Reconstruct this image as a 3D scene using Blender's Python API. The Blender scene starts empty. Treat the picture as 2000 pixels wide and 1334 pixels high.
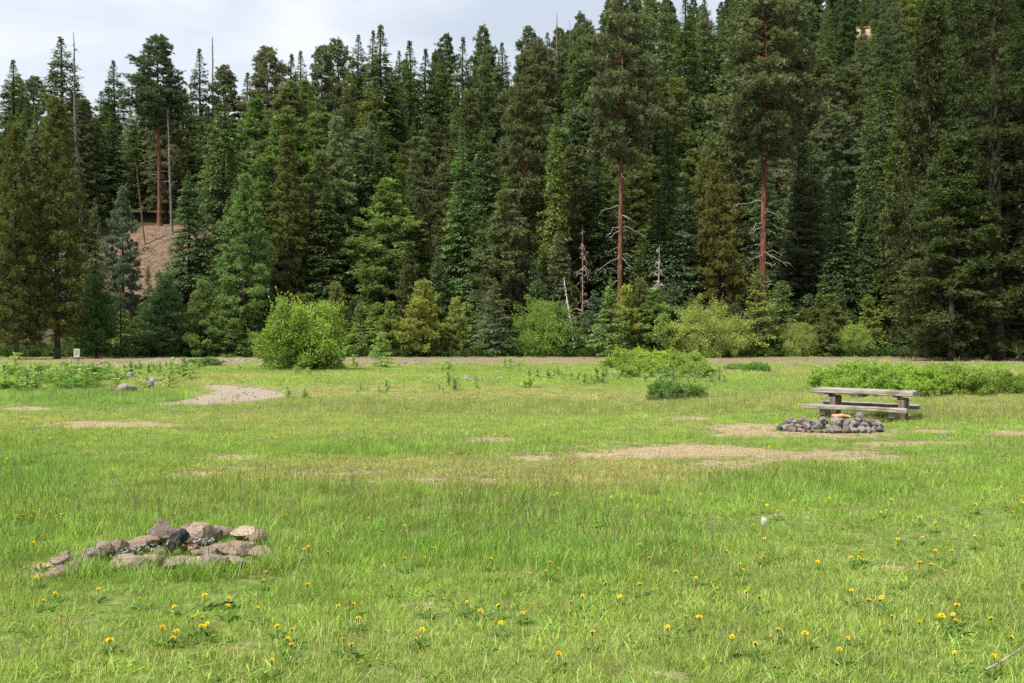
import bpy, math, random
import numpy as np
from mathutils import Vector

# ---------------------------------------------------------------- camera, sky, sun
S = bpy.context.scene
F, CX, HY, EYE = 1944.0, 1000.0, 660.0, 1.9      # photo focal length (px), centre, horizon row, eye height
KG = F * EYE
cam_d = bpy.data.cameras.new('camera')
cam_d.sensor_width = 36.0
cam_d.lens = 36.0 * F / 2000.0
cam_d.clip_start, cam_d.clip_end = 0.1, 3000
cam = bpy.data.objects.new('camera', cam_d)
S.collection.objects.link(cam)
cam.location = (0, 0, EYE)
cam.rotation_euler = (math.radians(90) - math.atan((667 - HY) / F), 0, 0)
S.camera = cam

SUN = Vector((-0.42, -0.36, 0.83)).normalized()
sun_el = math.asin(SUN.z)
sun_az = math.atan2(SUN.x, SUN.y)
W = bpy.data.worlds.new('World'); S.world = W
W.use_nodes = True
nt = W.node_tree; nt.nodes.clear()
def N(tree, typ, **kw):
    n = tree.nodes.new(typ)
    for k, v in kw.items():
        if k.startswith('i_'):
            key = k[2:]
            key = int(key) if key.isdigit() else key.replace('_', ' ')
            n.inputs[key].default_value = v
        else:
            setattr(n, k, v)
    return n
out = N(nt, 'ShaderNodeOutputWorld'); bg = N(nt, 'ShaderNodeBackground', i_Strength=0.1)
sky = N(nt, 'ShaderNodeTexSky', sky_type='NISHITA', sun_disc=False, sun_elevation=sun_el, sun_rotation=sun_az,
        air_density=1.0, dust_density=1.0)
tc = N(nt, 'ShaderNodeTexCoord')
mp = N(nt, 'ShaderNodeMapping'); mp.inputs['Scale'].default_value = (2.2, 2.2, 6.5)
nz = N(nt, 'ShaderNodeTexNoise', i_Scale=1.3, i_Detail=5.0, i_Roughness=0.5, i_Distortion=0.5)
cr = N(nt, 'ShaderNodeValToRGB')
cr.color_ramp.elements[0].position = 0.36; cr.color_ramp.elements[0].color = (4.0, 4.45, 5.1, 1)
cr.color_ramp.elements[1].position = 0.60; cr.color_ramp.elements[1].color = (6.1, 6.3, 6.65, 1)
mx = N(nt, 'ShaderNodeMix', data_type='RGBA', i_0=0.90)
L = nt.links.new
L(tc.outputs['Generated'], mp.inputs[0]); L(mp.outputs[0], nz.inputs['Vector']); L(nz.outputs['Fac'], cr.inputs[0])
L(sky.outputs[0], mx.inputs[6]); L(cr.outputs[0], mx.inputs[7]); L(mx.outputs[2], bg.inputs[0]); L(bg.outputs[0], out.inputs[0])

sd = bpy.data.lights.new('sun', 'SUN'); sd.energy = 4.4; sd.angle = math.radians(4); sd.color = (1.0, 0.95, 0.86)
so = bpy.data.objects.new('sun', sd); S.collection.objects.link(so)
so.rotation_euler = SUN.to_track_quat('Z', 'Y').to_euler(); so.location = (0, 0, 50)

S.view_settings.view_transform = 'Standard'; S.view_settings.look = 'None'
S.view_settings.exposure = 0.78; S.view_settings.gamma = 1.0; S.view_settings.use_curve_mapping = False
S.render.engine = 'CYCLES'
cy = S.cycles
cy.max_bounces = 5; cy.diffuse_bounces = 3; cy.glossy_bounces = 2; cy.transmission_bounces = 4
cy.transparent_max_bounces = 4; cy.sample_clamp_indirect = 4.0; cy.use_denoising = False
cy.denoising_prefilter = 'ACCURATE'

rs = np.random.RandomState(7); random.seed(7)
COL = S.collection

# ---------------------------------------------------------------- helpers
def vnoise(x, y, seed=0):
    x = np.asarray(x, float); y = np.asarray(y, float)
    xi = np.floor(x).astype(np.int64); yi = np.floor(y).astype(np.int64)
    xf = x - xi; yf = y - yi
    def h(a, b):
        n = (a * 374761393 + b * 668265263 + seed * 1442695041) & 0xffffffff
        n = ((n ^ (n >> 13)) * 1274126177) & 0xffffffff
        n = n ^ (n >> 16)
        return (n & 0xffff) / 65535.0
    u = xf * xf * (3 - 2 * xf); v = yf * yf * (3 - 2 * yf)
    return (h(xi, yi) * (1 - u) * (1 - v) + h(xi + 1, yi) * u * (1 - v) + h(xi, yi + 1) * (1 - u) * v + h(xi + 1, yi + 1) * u * v)
def fbm(x, y, sc, seed=0, o=4):
    r = 0; a = 0.5; t = 0
    for k in range(o):
        r = r + a * vnoise(np.asarray(x) / sc, np.asarray(y) / sc, seed + k * 17); t += a; a *= 0.5; sc *= 0.5
    return r / t
def sstep(a, b, x):
    t = np.clip((x - a) / (b - a), 0, 1); return t * t * (3 - 2 * t)

def mesh_np(name, V, Fc, mat=None, col=None, smooth=False):
    V = np.asarray(V, np.float32); Fc = np.asarray(Fc, np.int32); k = Fc.shape[1]
    me = bpy.data.meshes.new(name)
    me.vertices.add(len(V)); me.vertices.foreach_set('co', V.ravel())
    me.loops.add(Fc.size); me.loops.foreach_set('vertex_index', Fc.ravel())
    me.polygons.add(len(Fc))
    me.polygons.foreach_set('loop_start', np.arange(len(Fc), dtype=np.int32) * k)
    me.polygons.foreach_set('loop_total', np.full(len(Fc), k, np.int32))
    if smooth: me.polygons.foreach_set('use_smooth', np.ones(len(Fc), bool))
    me.update(calc_edges=True)
    if col is not None:
        for an, c in (col.items() if isinstance(col, dict) else [('Col', col)]):
            a = me.attributes.new(an, 'FLOAT_COLOR', 'POINT')
            c4 = np.ones((len(V), 4), np.float32); c4[:, :c.shape[1]] = c
            a.data.foreach_set('color', c4.ravel())
    if mat: me.materials.append(mat)
    return me
def link(name, data, parent=None, loc=None):
    o = bpy.data.objects.new(name, data); COL.objects.link(o)
    if parent: o.parent = parent
    if loc is not None: o.location = loc
    return o
def tag(o, label=None, cat=None, group=None, kind=None):
    if label: o['label'] = label
    if cat: o['category'] = cat
    if group: o['group'] = group
    if kind: o['kind'] = kind
    return o
def merge(parts):
    """parts: list of (V, F, C)"""
    Vs, Fs, Cs = [], [], []; n = 0
    for v, f, c in parts:
        Vs.append(v); Fs.append(np.asarray(f) + n); Cs.append(c); n += len(v)
    return np.concatenate(Vs), np.concatenate(Fs), np.concatenate(Cs)

def unit(a): return a / np.maximum(np.linalg.norm(a, axis=-1, keepdims=True), 1e-9)
def kites(P, D, Ln, Wd, R, C, sag=0.0, up=None):
    """leaf-shaped quads: base P, direction D, length, width. up: preferred normal"""
    n = len(P); D = unit(D)
    nn = R.normal(size=(n, 3)) * 0.45
    nn += np.array([0, 0, 1.0]) if up is None else up
    Sd = unit(np.cross(D, nn)); Ln = np.broadcast_to(Ln, (n,))[:, None]; Wd = np.broadcast_to(Wd, (n,))[:, None]
    V = np.empty((n, 4, 3))
    V[:, 0] = P; mid = P + D * Ln * 0.45
    V[:, 1] = mid + Sd * Wd * 0.5; V[:, 3] = mid - Sd * Wd * 0.5
    V[:, 2] = P + D * Ln; V[:, 2, 2] -= sag * Ln[:, 0]
    Fq = np.arange(n * 4).reshape(n, 4)
    return V.reshape(-1, 3), Fq, np.repeat(C, 4, axis=0)
def tube(P, Rr, ns=6, c=(0.5, 0.5, 0.5), R=None, rough=0.0):
    P = np.asarray(P, float); Rr = np.asarray(Rr, float); m = len(P)
    T = np.gradient(P, axis=0); T = unit(T)
    ref = np.array([0.0, 1.0, 0.0]) if abs(T[0][2]) > 0.7 else np.array([0, 0, 1.0])
    A = unit(np.cross(T, ref)); B = np.cross(T, A)
    a = np.linspace(0, 2 * np.pi, ns, endpoint=False)
    ring = P[:, None] + (np.cos(a)[None, :, None] * A[:, None] + np.sin(a)[None, :, None] * B[:, None]) * Rr[:, None, None]
    if rough and R is not None:
        ring = ring + (ring - P[:, None]) * R.uniform(-rough, rough, (m, ns, 1))
    V = ring.reshape(-1, 3)
    i, j = np.meshgrid(np.arange(m - 1), np.arange(ns), indexing='ij'); j2 = (j + 1) % ns
    Fq = np.stack([i * ns + j, i * ns + j2, (i + 1) * ns + j2, (i + 1) * ns + j], -1).reshape(-1, 4)
    return V, Fq, np.tile(np.array(c, float), (len(V), 1))

# ---------------------------------------------------------------- materials
def new_mat(name):
    m = bpy.data.materials.new(name); m.use_nodes = True; t = m.node_tree; t.nodes.clear()
    o = N(t, 'ShaderNodeOutputMaterial'); return m, t, o
def ramp(t, pts):
    r = N(t, 'ShaderNodeValToRGB'); e = r.color_ramp.elements
    while len(e) < len(pts): e.new(0.5)
    for q, (p, c) in zip(e, pts): q.position = p; q.color = (*c, 1)
    return r
def mixc(t, a, b, f, blend='MIX'):
    m = N(t, 'ShaderNodeMix', data_type='RGBA', blend_type=blend)
    for s, v in ((0, f), (6, a), (7, b)):
        if hasattr(v, 'default_value') or isinstance(v, bpy.types.NodeSocket): t.links.new(v, m.inputs[s])
        else: m.inputs[s].default_value = v if s == 0 else (*v, 1)
    return m.outputs[2]
def mth(t, op, a, b=0.0, c=None):
    m = N(t, 'ShaderNodeMath', operation=op)
    for s, v in ((0, a), (1, b)) + (((2, c),) if c is not None else ()):
        if isinstance(v, bpy.types.NodeSocket): t.links.new(v, m.inputs[s])
        else: m.inputs[s].default_value = v
    return m.outputs[0]

def foliage_mat(name, trans=0.3, rough=0.65, tip=(1.45, 1.35, 1.0), instancer=False, vary=0.5, spec=0.25, far=False):
    """base colour = the object's own colour, varied leaf by leaf"""
    m, t, o = new_mat(name)
    at = N(t, 'ShaderNodeAttribute', attribute_name='Col')
    sp = N(t, 'ShaderNodeSeparateColor'); t.links.new(at.outputs['Color'], sp.inputs[0])
    if instancer:
        ti = N(t, 'ShaderNodeAttribute', attribute_name='tint', attribute_type='INSTANCER')
        base = mixc(t, ti.outputs['Color'], at.outputs['Color'], 1.0, 'MULTIPLY')
        colr = base
    else:
        oi = N(t, 'ShaderNodeAttribute', attribute_name='tint', attribute_type='INSTANCER') if far else N(t, 'ShaderNodeObjectInfo')
        # leaf to leaf brightness from r, new growth from g
        v = mth(t, 'MULTIPLY_ADD', sp.outputs[0], vary, 1 - vary * 0.5)
        ge = N(t, 'ShaderNodeNewGeometry'); no = N(t, 'ShaderNodeTexNoise', i_Scale=0.45, i_Detail=2.0)
        t.links.new(ge.outputs['Position'], no.inputs['Vector'])
        v = mth(t, 'MULTIPLY', v, mth(t, 'MULTIPLY_ADD', no.outputs['Fac'], 0.9, 0.55))
        vm = N(t, 'ShaderNodeVectorMath', operation='SCALE'); t.links.new(oi.outputs['Color'], vm.inputs[0]); t.links.new(v, vm.inputs['Scale'])
        colr = mixc(t, vm.outputs[0], tip, sp.outputs[1], 'MULTIPLY')
    p = N(t, 'ShaderNodeBsdfPrincipled'); t.links.new(colr, p.inputs['Base Color'])
    p.inputs['Roughness'].default_value = rough; p.inputs['Specular IOR Level'].default_value = spec
    tr = N(t, 'ShaderNodeBsdfTranslucent')
    tcol = mixc(t, colr, (1.15, 1.2, 0.55), 1.0, 'MULTIPLY'); t.links.new(tcol, tr.inputs['Color'])
    ms = N(t, 'ShaderNodeMixShader', i_0=trans)
    t.links.new(p.outputs[0], ms.inputs[1]); t.links.new(tr.outputs[0], ms.inputs[2]); t.links.new(ms.outputs[0], o.inputs[0])
    return m
M_needle = foliage_mat('needles', trans=0.30)
M_needle_far = foliage_mat('far_needles', trans=0.30, far=True)
M_leaf = foliage_mat('broad_leaves', trans=0.38, tip=(1.5, 1.3, 1.1))
M_grass = foliage_mat('grass_blades', trans=0.42, rough=0.6, instancer=True, spec=0.2)

def bark_mat(name, c1, c2, c3, sc=1.0, objcol=False):
    m, t, o = new_mat(name)
    tc = N(t, 'ShaderNodeTexCoord'); mp = N(t, 'ShaderNodeMapping'); mp.inputs['Scale'].default_value = (sc * 6, sc * 6, sc * 1.2)
    t.links.new(tc.outputs['Object'], mp.inputs[0])
    n1 = N(t, 'ShaderNodeTexNoise', i_Scale=1.0, i_Detail=6.0, i_Roughness=0.65); t.links.new(mp.outputs[0], n1.inputs['Vector'])
    vo = N(t, 'ShaderNodeTexVoronoi', i_Scale=0.9); t.links.new(mp.outputs[0], vo.inputs['Vector'])
    r = ramp(t, [(0.3, c1), (0.52, c2), (0.72, c3)]); t.links.new(n1.outputs['Fac'], r.inputs[0])
    col = mixc(t, r.outputs[0], c1, mth(t, 'GREATER_THAN', vo.outputs['Distance'], 0.75))
    if objcol:
        oi = N(t, 'ShaderNodeObjectInfo'); col = mixc(t, col, oi.outputs['Color'], 1.0, 'MULTIPLY')
    p = N(t, 'ShaderNodeBsdfPrincipled', i_Roughness=0.9); p.inputs['Specular IOR Level'].default_value = 0.15
    t.links.new(col, p.inputs['Base Color'])
    b = N(t, 'ShaderNodeBump', i_Strength=0.7, i_Distance=0.06)
    t.links.new(n1.outputs['Fac'], b.inputs['Height']); t.links.new(b.outputs[0], p.inputs['Normal'])
    t.links.new(p.outputs[0], o.inputs[0]); return m
M_bark_red = bark_mat('red_pine_bark', (0.055, 0.026, 0.018), (0.165, 0.072, 0.044), (0.26, 0.125, 0.08))
M_bark = bark_mat('grey_brown_bark', (0.02, 0.015, 0.011), (0.055, 0.042, 0.033), (0.10, 0.08, 0.065))
M_dead = bark_mat('dead_wood', (0.13, 0.11, 0.095), (0.30, 0.28, 0.26), (0.45, 0.43, 0.40), objcol=True)
M_twig = bark_mat('twigs', (0.035, 0.025, 0.018), (0.08, 0.06, 0.045), (0.13, 0.10, 0.08))

def rock_mat(name, cs, sc=6.0, lichen=(0.3, 0.31, 0.24), la=0.3):
    m, t, o = new_mat(name)
    tc = N(t, 'ShaderNodeTexCoord'); oi = N(t, 'ShaderNodeObjectInfo')
    add = N(t, 'ShaderNodeVectorMath', operation='ADD'); t.links.new(tc.outputs['Object'], add.inputs[0])
    sc_ = N(t, 'ShaderNodeVectorMath', operation='SCALE'); sc_.inputs[0].default_value = (37, 19, 53)
    t.links.new(oi.outputs['Random'], sc_.inputs['Scale']); t.links.new(sc_.outputs[0], add.inputs[1])
    n1 = N(t, 'ShaderNodeTexNoise', i_Scale=sc, i_Detail=8.0, i_Roughness=0.62, i_Distortion=0.4); t.links.new(add.outputs[0], n1.inputs['Vector'])
    n2 = N(t, 'ShaderNodeTexNoise', i_Scale=sc * 5, i_Detail=5.0, i_Roughness=0.7); t.links.new(add.outputs[0], n2.inputs['Vector'])
    r = ramp(t, [(0.3, cs[0]), (0.5, cs[1]), (0.7, cs[2])]); t.links.new(n1.outputs['Fac'], r.inputs[0])
    col = mixc(t, r.outputs[0], lichen, mth(t, 'MULTIPLY', sstep_node(t, n2.outputs['Fac'], 0.55, 0.7), la))
    col = mixc(t, col, oi.outputs['Color'], 1.0, 'MULTIPLY')
    p = N(t, 'ShaderNodeBsdfPrincipled', i_Roughness=0.88); p.inputs['Specular IOR Level'].default_value = 0.2
    t.links.new(col, p.inputs['Base Color'])
    b = N(t, 'ShaderNodeBump', i_Strength=0.8, i_Distance=0.012); t.links.new(n2.outputs['Fac'], b.inputs['Height'])
    b2 = N(t, 'ShaderNodeBump', i_Strength=0.6, i_Distance=0.03); t.links.new(n1.outputs['Fac'], b2.inputs['Height']); t.links.new(b.outputs[0], b2.inputs['Normal'])
    t.links.new(b2.outputs[0], p.inputs['Normal']); t.links.new(p.outputs[0], o.inputs[0]); return m
def sstep_node(t, s, a, b):
    mr = N(t, 'ShaderNodeMapRange', interpolation_type='SMOOTHSTEP'); t.links.new(s, mr.inputs[0])
    mr.inputs[1].default_value = a; mr.inputs[2].default_value = b; return mr.outputs[0]
M_rock_tan = rock_mat('tan_stone', [(0.12, 0.092, 0.074), (0.25, 0.205, 0.168), (0.38, 0.33, 0.275)])
M_rock_grey = rock_mat('grey_stone', [(0.07, 0.063, 0.06), (0.16, 0.148, 0.14), (0.28, 0.265, 0.25)], la=0.4)

def wood_mat(name, cs, sc=(1.2, 22, 22)):
    m, t, o = new_mat(name)
    tc = N(t, 'ShaderNodeTexCoord'); mp = N(t, 'ShaderNodeMapping'); mp.inputs['Scale'].default_value = sc
    t.links.new(tc.outputs['Object'], mp.inputs[0])
    n1 = N(t, 'ShaderNodeTexNoise', i_Scale=1.5, i_Detail=7.0, i_Roughness=0.7, i_Distortion=0.6); t.links.new(mp.outputs[0], n1.inputs['Vector'])
    n2 = N(t, 'ShaderNodeTexNoise', i_Scale=2.2, i_Detail=3.0); t.links.new(tc.outputs['Object'], n2.inputs['Vector'])
    r = ramp(t, [(0.32, cs[0]), (0.5, cs[1]), (0.68, cs[2])]); t.links.new(n1.outputs['Fac'], r.inputs[0])
    col = mixc(t, r.outputs[0], (0.55, 0.52, 0.42), mth(t, 'MULTIPLY', sstep_node(t, n2.outputs['Fac'], 0.5, 0.7), 0.9), 'MULTIPLY')
    p = N(t, 'ShaderNodeBsdfPrincipled', i_Roughness=0.85); p.inputs['Specular IOR Level'].default_value = 0.2
    t.links.new(col, p.inputs['Base Color'])
    b = N(t, 'ShaderNodeBump', i_Strength=0.8, i_Distance=0.01); t.links.new(n1.outputs['Fac'], b.inputs['Height'])
    t.links.new(b.outputs[0], p.inputs['Normal']); t.links.new(p.outputs[0], o.inputs[0]); return m
M_wood = wood_mat('weathered_wood', [(0.10, 0.085, 0.07), (0.28, 0.25, 0.21), (0.43, 0.395, 0.35)])
M_legwood = wood_mat('weathered_leg_wood', [(0.09, 0.07, 0.052), (0.22, 0.18, 0.14), (0.34, 0.29, 0.235)], (20, 20, 1.5))
M_cutwood = wood_mat('fresh_split_wood', [(0.25, 0.12, 0.06), (0.46, 0.27, 0.14), (0.60, 0.40, 0.24)])
M_char = wood_mat('charred_wood', [(0.006, 0.006, 0.007), (0.02, 0.021, 0.024), (0.12, 0.125, 0.135)], (6, 14, 14))
def plain(name, c, rough=0.7, c2=None, sc=20):
    m, t, o = new_mat(name)
    p = N(t, 'ShaderNodeBsdfPrincipled', i_Roughness=rough); p.inputs['Specular IOR Level'].default_value = 0.2
    tc = N(t, 'ShaderNodeTexCoord'); n = N(t, 'ShaderNodeTexNoise', i_Scale=sc, i_Detail=4.0); t.links.new(tc.outputs['Object'], n.inputs['Vector'])
    c2 = c2 or tuple(q * 0.7 for q in c)
    t.links.new(mixc(t, c, c2, sstep_node(t, n.outputs['Fac'], 0.35, 0.65)), p.inputs['Base Color'])
    t.links.new(p.outputs[0], o.inputs[0]); return m
M_yellow = plain('dandelion_petals', (0.85, 0.66, 0.015), 0.6, (0.78, 0.54, 0.01), 90)
M_stem = plain('flower_stem', (0.13, 0.16, 0.05), 0.6)
M_ash = plain('pale_ash', (0.34, 0.335, 0.33), 0.9, (0.12, 0.115, 0.11), 30)
M_paper = plain('white_scrap', (0.5, 0.47, 0.42), 0.8, (0.3, 0.27, 0.22), 60)
M_sign = plain('sign_board', (0.42, 0.42, 0.34), 0.7, (0.33, 0.34, 0.26), 8)

# ---------------------------------------------------------------- terrain
XS = np.array([-190., -70., -40., 0., 45., 90., 220.])
YS = np.array([-60., 98., 104., 112., 134., 160., 200., 260., 330., 420., 900.])
HT = np.array([
    [0, 0, 1.0, 5.5, 17.0, 23, 30, 40, 46, 48, 40],
    [0, 0, 1.0, 5.5, 17.0, 23, 30, 40, 46, 48, 40],
    [0, 0, 1.0, 5.5, 16.5, 22, 30, 42, 50, 52, 45],
    [0, 0, 0.2, 1.0, 6.0, 18., 34, 56, 72, 78, 70],
    [0, 0, 0.0, 0.4, 3.0, 15., 35, 64, 88, 98, 80],
    [0, 0, 0.0, 0.4, 3.0, 16., 40, 73, 102, 130, 130],
    [0, 0, 0.0, 0.4, 3.0, 16., 42, 82, 125, 165, 190.]], float)
def terrain(x, y):
    x = np.asarray(x, float); y = np.asarray(y, float)
    xc = np.clip(x, XS[0], XS[-1] - 1e-6); yc = np.clip(y, YS[0], YS[-1] - 1e-6)
    i = np.clip(np.searchsorted(XS, xc, side='right') - 1, 0, len(XS) - 2); j = np.clip(np.searchsorted(YS, yc, side='right') - 1, 0, len(YS) - 2)
    u = (xc - XS[i]) / (XS[i + 1] - XS[i]); v = (yc - YS[j]) / (YS[j + 1] - YS[j])
    u = u * u * (3 - 2 * u)
    z = HT[i, j] * (1 - u) * (1 - v) + HT[i + 1, j] * u * (1 - v) + HT[i, j + 1] * (1 - u) * v + HT[i + 1, j + 1] * u * v
    hill = sstep(104, 135, y)
    z = z + hill * (fbm(x, y, 22, 3) - 0.5) * 3.0
    z = z + (1 - hill) * ((fbm(x, y, 9, 5) - 0.5) * 0.10 + (fbm(x, y, 1.6, 9, 2) - 0.5) * 0.05)
    return z
def G(px, py):
    """flat-ground point seen at photo pixel"""
    y = KG / (py - HY); return (px - CX) / F * y, y
def ell(px, py, e, nz_, amp=0.5, soft=0.25):
    cx, cy_, rx, ry = e
    r = np.sqrt(((px - cx) / rx) ** 2 + ((py - cy_) / ry) ** 2) + (nz_ - 0.5) * amp * 2
    return 1 - sstep(1 - soft, 1 + soft, r)
def in_poly(px, py, poly):
    ins = np.zeros(px.shape, bool); n = len(poly)
    for a in range(n):
        x1, y1 = poly[a]; x2, y2 = poly[(a + 1) % n]
        c = ((y1 > py) != (y2 > py)); xx = (x2 - x1) * (py - y1) / ((y2 - y1) if y2 != y1 else 1e-9) + x1
        ins ^= c & (px < xx)
    return ins
DRY = [((228, 831, 130, 7), 1.0), ((300, 829, 60, 5), .6), ((1345, 818, 50, 4), .9), ((1470, 838, 80, 6), .9), ((1770, 842, 80, 5), .85),
       ((1330, 884, 230, 14), .95), ((1540, 893, 190, 17), .72), ((1440, 906, 120, 10), .7), ((1790, 867, 110, 5), .8), ((1800, 905, 60, 12), .35),
       ((940, 861, 70, 8), .75), ((1050, 897, 60, 6), .7), ((455, 894, 60, 7), .6), ((380, 927, 70, 9), .6), ((840, 940, 140, 9), .75),
       ((650, 925, 120, 9), .45), ((1975, 846, 40, 6), .9), ((90, 1112, 45, 14), .8), ((1870, 1130, 70, 12), .4), ((1760, 1105, 40, 10), .55),
       ((1340, 1330, 70, 9), .5), ((850, 1180, 60, 14), .4), ((1180, 1225, 60, 12), .4), ((40, 798, 55, 3.5), 1.0), ((1620, 850, 170, 7), .75)]
PATH = [(392, 750), (440, 752), (505, 757), (548, 764), (562, 771), (548, 777), (500, 780), (450, 787), (395, 792), (318, 793.5), (300, 790), (370, 779), (408, 772), (424, 764), (408, 756)]
SPUR = [(330, 699), (620, 699), (620, 705), (430, 706), (340, 709), (270, 716), (170, 722), (60, 726), (-200, 732), (-200, 726), (60, 720), (160, 716), (240, 711), (300, 706)]
def masks(x, y):
    yy = np.maximum(y, 2.0)
    px = CX + F * x / yy; py = HY + KG / yy
    n1 = fbm(x, y, 2.4, 21); n2 = fbm(x, y, 0.8, 33, 3)
    dry = np.zeros_like(px)
    for e, a in DRY: dry = np.maximum(dry, ell(px, py, e, 0.5 * n1 + 0.5 * n2, 1.1, 0.55) * a)
    # small random wear all over
    dry = np.maximum(dry, sstep(0.70, 0.80, fbm(x * 0.7, y, 1.6, 71)) * 0.35 * (y < 45))
    jx = px + (n2 - 0.5) * 14; jy = py + (n2 - 0.5) * 3.0
    path = in_poly(jx, jy, PATH).astype(float)
    grav = np.maximum(path, in_poly(jx, py + (n2 - .5) * 1.2, SPUR).astype(float) * 0.9)
    edge = ell(px, py, (470, 770, 110, 22), n1, .3, .4) * 0.5
    dry = np.maximum(dry, edge)
    n3 = fbm(x, y, 7, 41)
    road = sstep(67, 71, y + (n3 - .5) * 6) * (1 - sstep(93, 96, y + (n1 - .5) * 3)) * sstep(-47, -42, x)
    road = road * (0.55 + 0.45 * sstep(0.38, 0.55, n3))
    tall = sstep(0.45, 0.6, fbm(x, y, 6, 55))
    bare = np.maximum(ell(px, py * 0 + 0, (0, 0, 1, 1), n1), 0) * 0
    # bare red slope on the left hill, tan scree high on the right
    dl = np.sqrt(((x + 45.5) / 6.5) ** 2 + ((y - 126) / 16) ** 2) + (n1 - .5) * .5
    bare = 1 - sstep(0.85, 1.15, dl)
    dr = np.sqrt(((x - 113) / 7) ** 2 + ((y - 322) / 13) ** 2) + (n1 - .5) * .3
    tan = 1 - sstep(0.9, 1.1, dr)
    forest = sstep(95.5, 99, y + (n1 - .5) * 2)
    return dict(px=px, py=py, dry=dry, grav=grav, road=road, tall=tall, bare=bare, tan=tan, forest=forest, n1=n1, n2=n2)

rows = np.concatenate([np.linspace(-40, 2.5, 16, endpoint=False), np.geomspace(2.5, 900, 430)])
tcol = np.linspace(-1, 1, 341); uc = np.sign(tcol) * np.abs(tcol) ** 1.35
Yg = np.repeat(rows[:, None], len(uc), 1); Xg = uc[None, :] * (26 + 0.85 * np.maximum(Yg, 0))
Zg = terrain(Xg, Yg); mk = masks(Xg.ravel(), Yg.ravel())
nr, ncg = Xg.shape
ii, jj = np.meshgrid(np.arange(nr - 1), np.arange(ncg - 1), indexing='ij')
Fg = np.stack([ii * ncg + jj, ii * ncg + jj + 1, (ii + 1) * ncg + jj + 1, (ii + 1) * ncg + jj], -1).reshape(-1, 4)
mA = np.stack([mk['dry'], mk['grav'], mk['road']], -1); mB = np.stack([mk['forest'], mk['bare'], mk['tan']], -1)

def ground_mat():
    m, t, o = new_mat('meadow_ground')
    A = N(t, 'ShaderNodeAttribute', attribute_name='maskA'); B = N(t, 'ShaderNodeAttribute', attribute_name='maskB')
    sa = N(t, 'ShaderNodeSeparateColor'); sb = N(t, 'ShaderNodeSeparateColor')
    t.links.new(A.outputs['Color'], sa.inputs[0]); t.links.new(B.outputs['Color'], sb.inputs[0])
    ge = N(t, 'ShaderNodeNewGeometry')
    def noise(s, d=6.0, r=0.6, st=None):
        n = N(t, 'ShaderNodeTexNoise', i_Scale=s, i_Detail=d, i_Roughness=r)
        if st:
            mp = N(t, 'ShaderNodeMapping'); mp.inputs['Scale'].default_value = st; t.links.new(ge.outputs['Position'], mp.inputs[0]); t.links.new(mp.outputs[0], n.inputs['Vector'])
        else: t.links.new(ge.outputs['Position'], n.inputs['Vector'])
        return n.outputs['Fac']
    nf = noise(9.0); nm = noise(0.8, 4.0); ng = noise(28.0, 6.0, 0.7); nt_ = noise(60, 3, .6, (1, .35, 1))
    r = ramp(t, [(0.3, (0.05, 0.075, 0.02)), (0.5, (0.11, 0.15, 0.035)), (0.7, (0.20, 0.21, 0.075))]); t.links.new(nf, r.inputs[0])
    col = r.outputs[0]
    rd = ramp(t, [(0.36, (0.11, 0.08, 0.048)), (0.5, (0.27, 0.205, 0.125)), (0.64, (0.45, 0.375, 0.24))]); t.links.new(nt_, rd.inputs[0])
    fd = sstep_node(t, mth(t, 'ADD', sa.outputs[0], mth(t, 'MULTIPLY_ADD', mth(t, 'ADD', nf, noise(2.2, 5, .65)), 1.8, -1.8)), 0.2, 0.75)
    col = mixc(t, col, rd.outputs[0], fd)
    rr = ramp(t, [(0.3, (0.12, 0.092, 0.066)), (0.5, (0.20, 0.155, 0.115)), (0.7, (0.28, 0.225, 0.17))]); t.links.new(ng, rr.inputs[0])
    fr = sstep_node(t, mth(t, 'ADD', sa.outputs[2], mth(t, 'MULTIPLY_ADD', nm, 0.9, -0.45)), 0.2, 0.6)
    col = mixc(t, col, rr.outputs[0], fr)
    rg = ramp(t, [(0.3, (0.15, 0.121, 0.09)), (0.5, (0.265, 0.222, 0.168)), (0.7, (0.37, 0.32, 0.25))]); t.links.new(ng, rg.inputs[0])
    fg = sstep_node(t, mth(t, 'ADD', sa.outputs[1], mth(t, 'MULTIPLY_ADD', nf, 0.5, -0.25)), 0.35, 0.6)
    col = mixc(t, col, rg.outputs[0], fg)
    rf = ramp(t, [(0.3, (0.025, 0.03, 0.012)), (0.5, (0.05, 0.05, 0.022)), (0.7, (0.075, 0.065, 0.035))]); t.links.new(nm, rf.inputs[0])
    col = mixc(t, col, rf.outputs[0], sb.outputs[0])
    rb = ramp(t, [(0.3, (0.06, 0.07, 0.03)), (0.46, (0.125, 0.082, 0.058)), (0.70, (0.24, 0.165, 0.12))])
    t.links.new(noise(1.6, 8, .7), rb.inputs[0]); col = mixc(t, col, rb.outputs[0], sb.outputs[1])
    col = mixc(t, col, mixc(t, (0.38, 0.29, 0.18), (0.27, 0.21, 0.12), noise(.4)), sb.outputs[2])
    p = N(t, 'ShaderNodeBsdfPrincipled', i_Roughness=0.95); p.inputs['Specular IOR Level'].default_value = 0.1
    t.links.new(col, p.inputs['Base Color'])
    b = N(t, 'ShaderNodeBump', i_Strength=0.9, i_Distance=0.03); t.links.new(nf, b.inputs['Height'])
    b2 = N(t, 'ShaderNodeBump', i_Strength=0.7, i_Distance=0.01); t.links.new(ng, b2.inputs['Height']); t.links.new(b.outputs[0], b2.inputs['Normal'])
    t.links.new(b2.outputs[0], p.inputs['Normal']); t.links.new(p.outputs[0], o.inputs[0]); return m
gm = mesh_np('ground', np.stack([Xg, Yg, Zg], -1).reshape(-1, 3), Fg, ground_mat(), {'maskA': mA, 'maskB': mB}, smooth=True)
tag(link('ground', gm), kind='structure')

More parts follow.
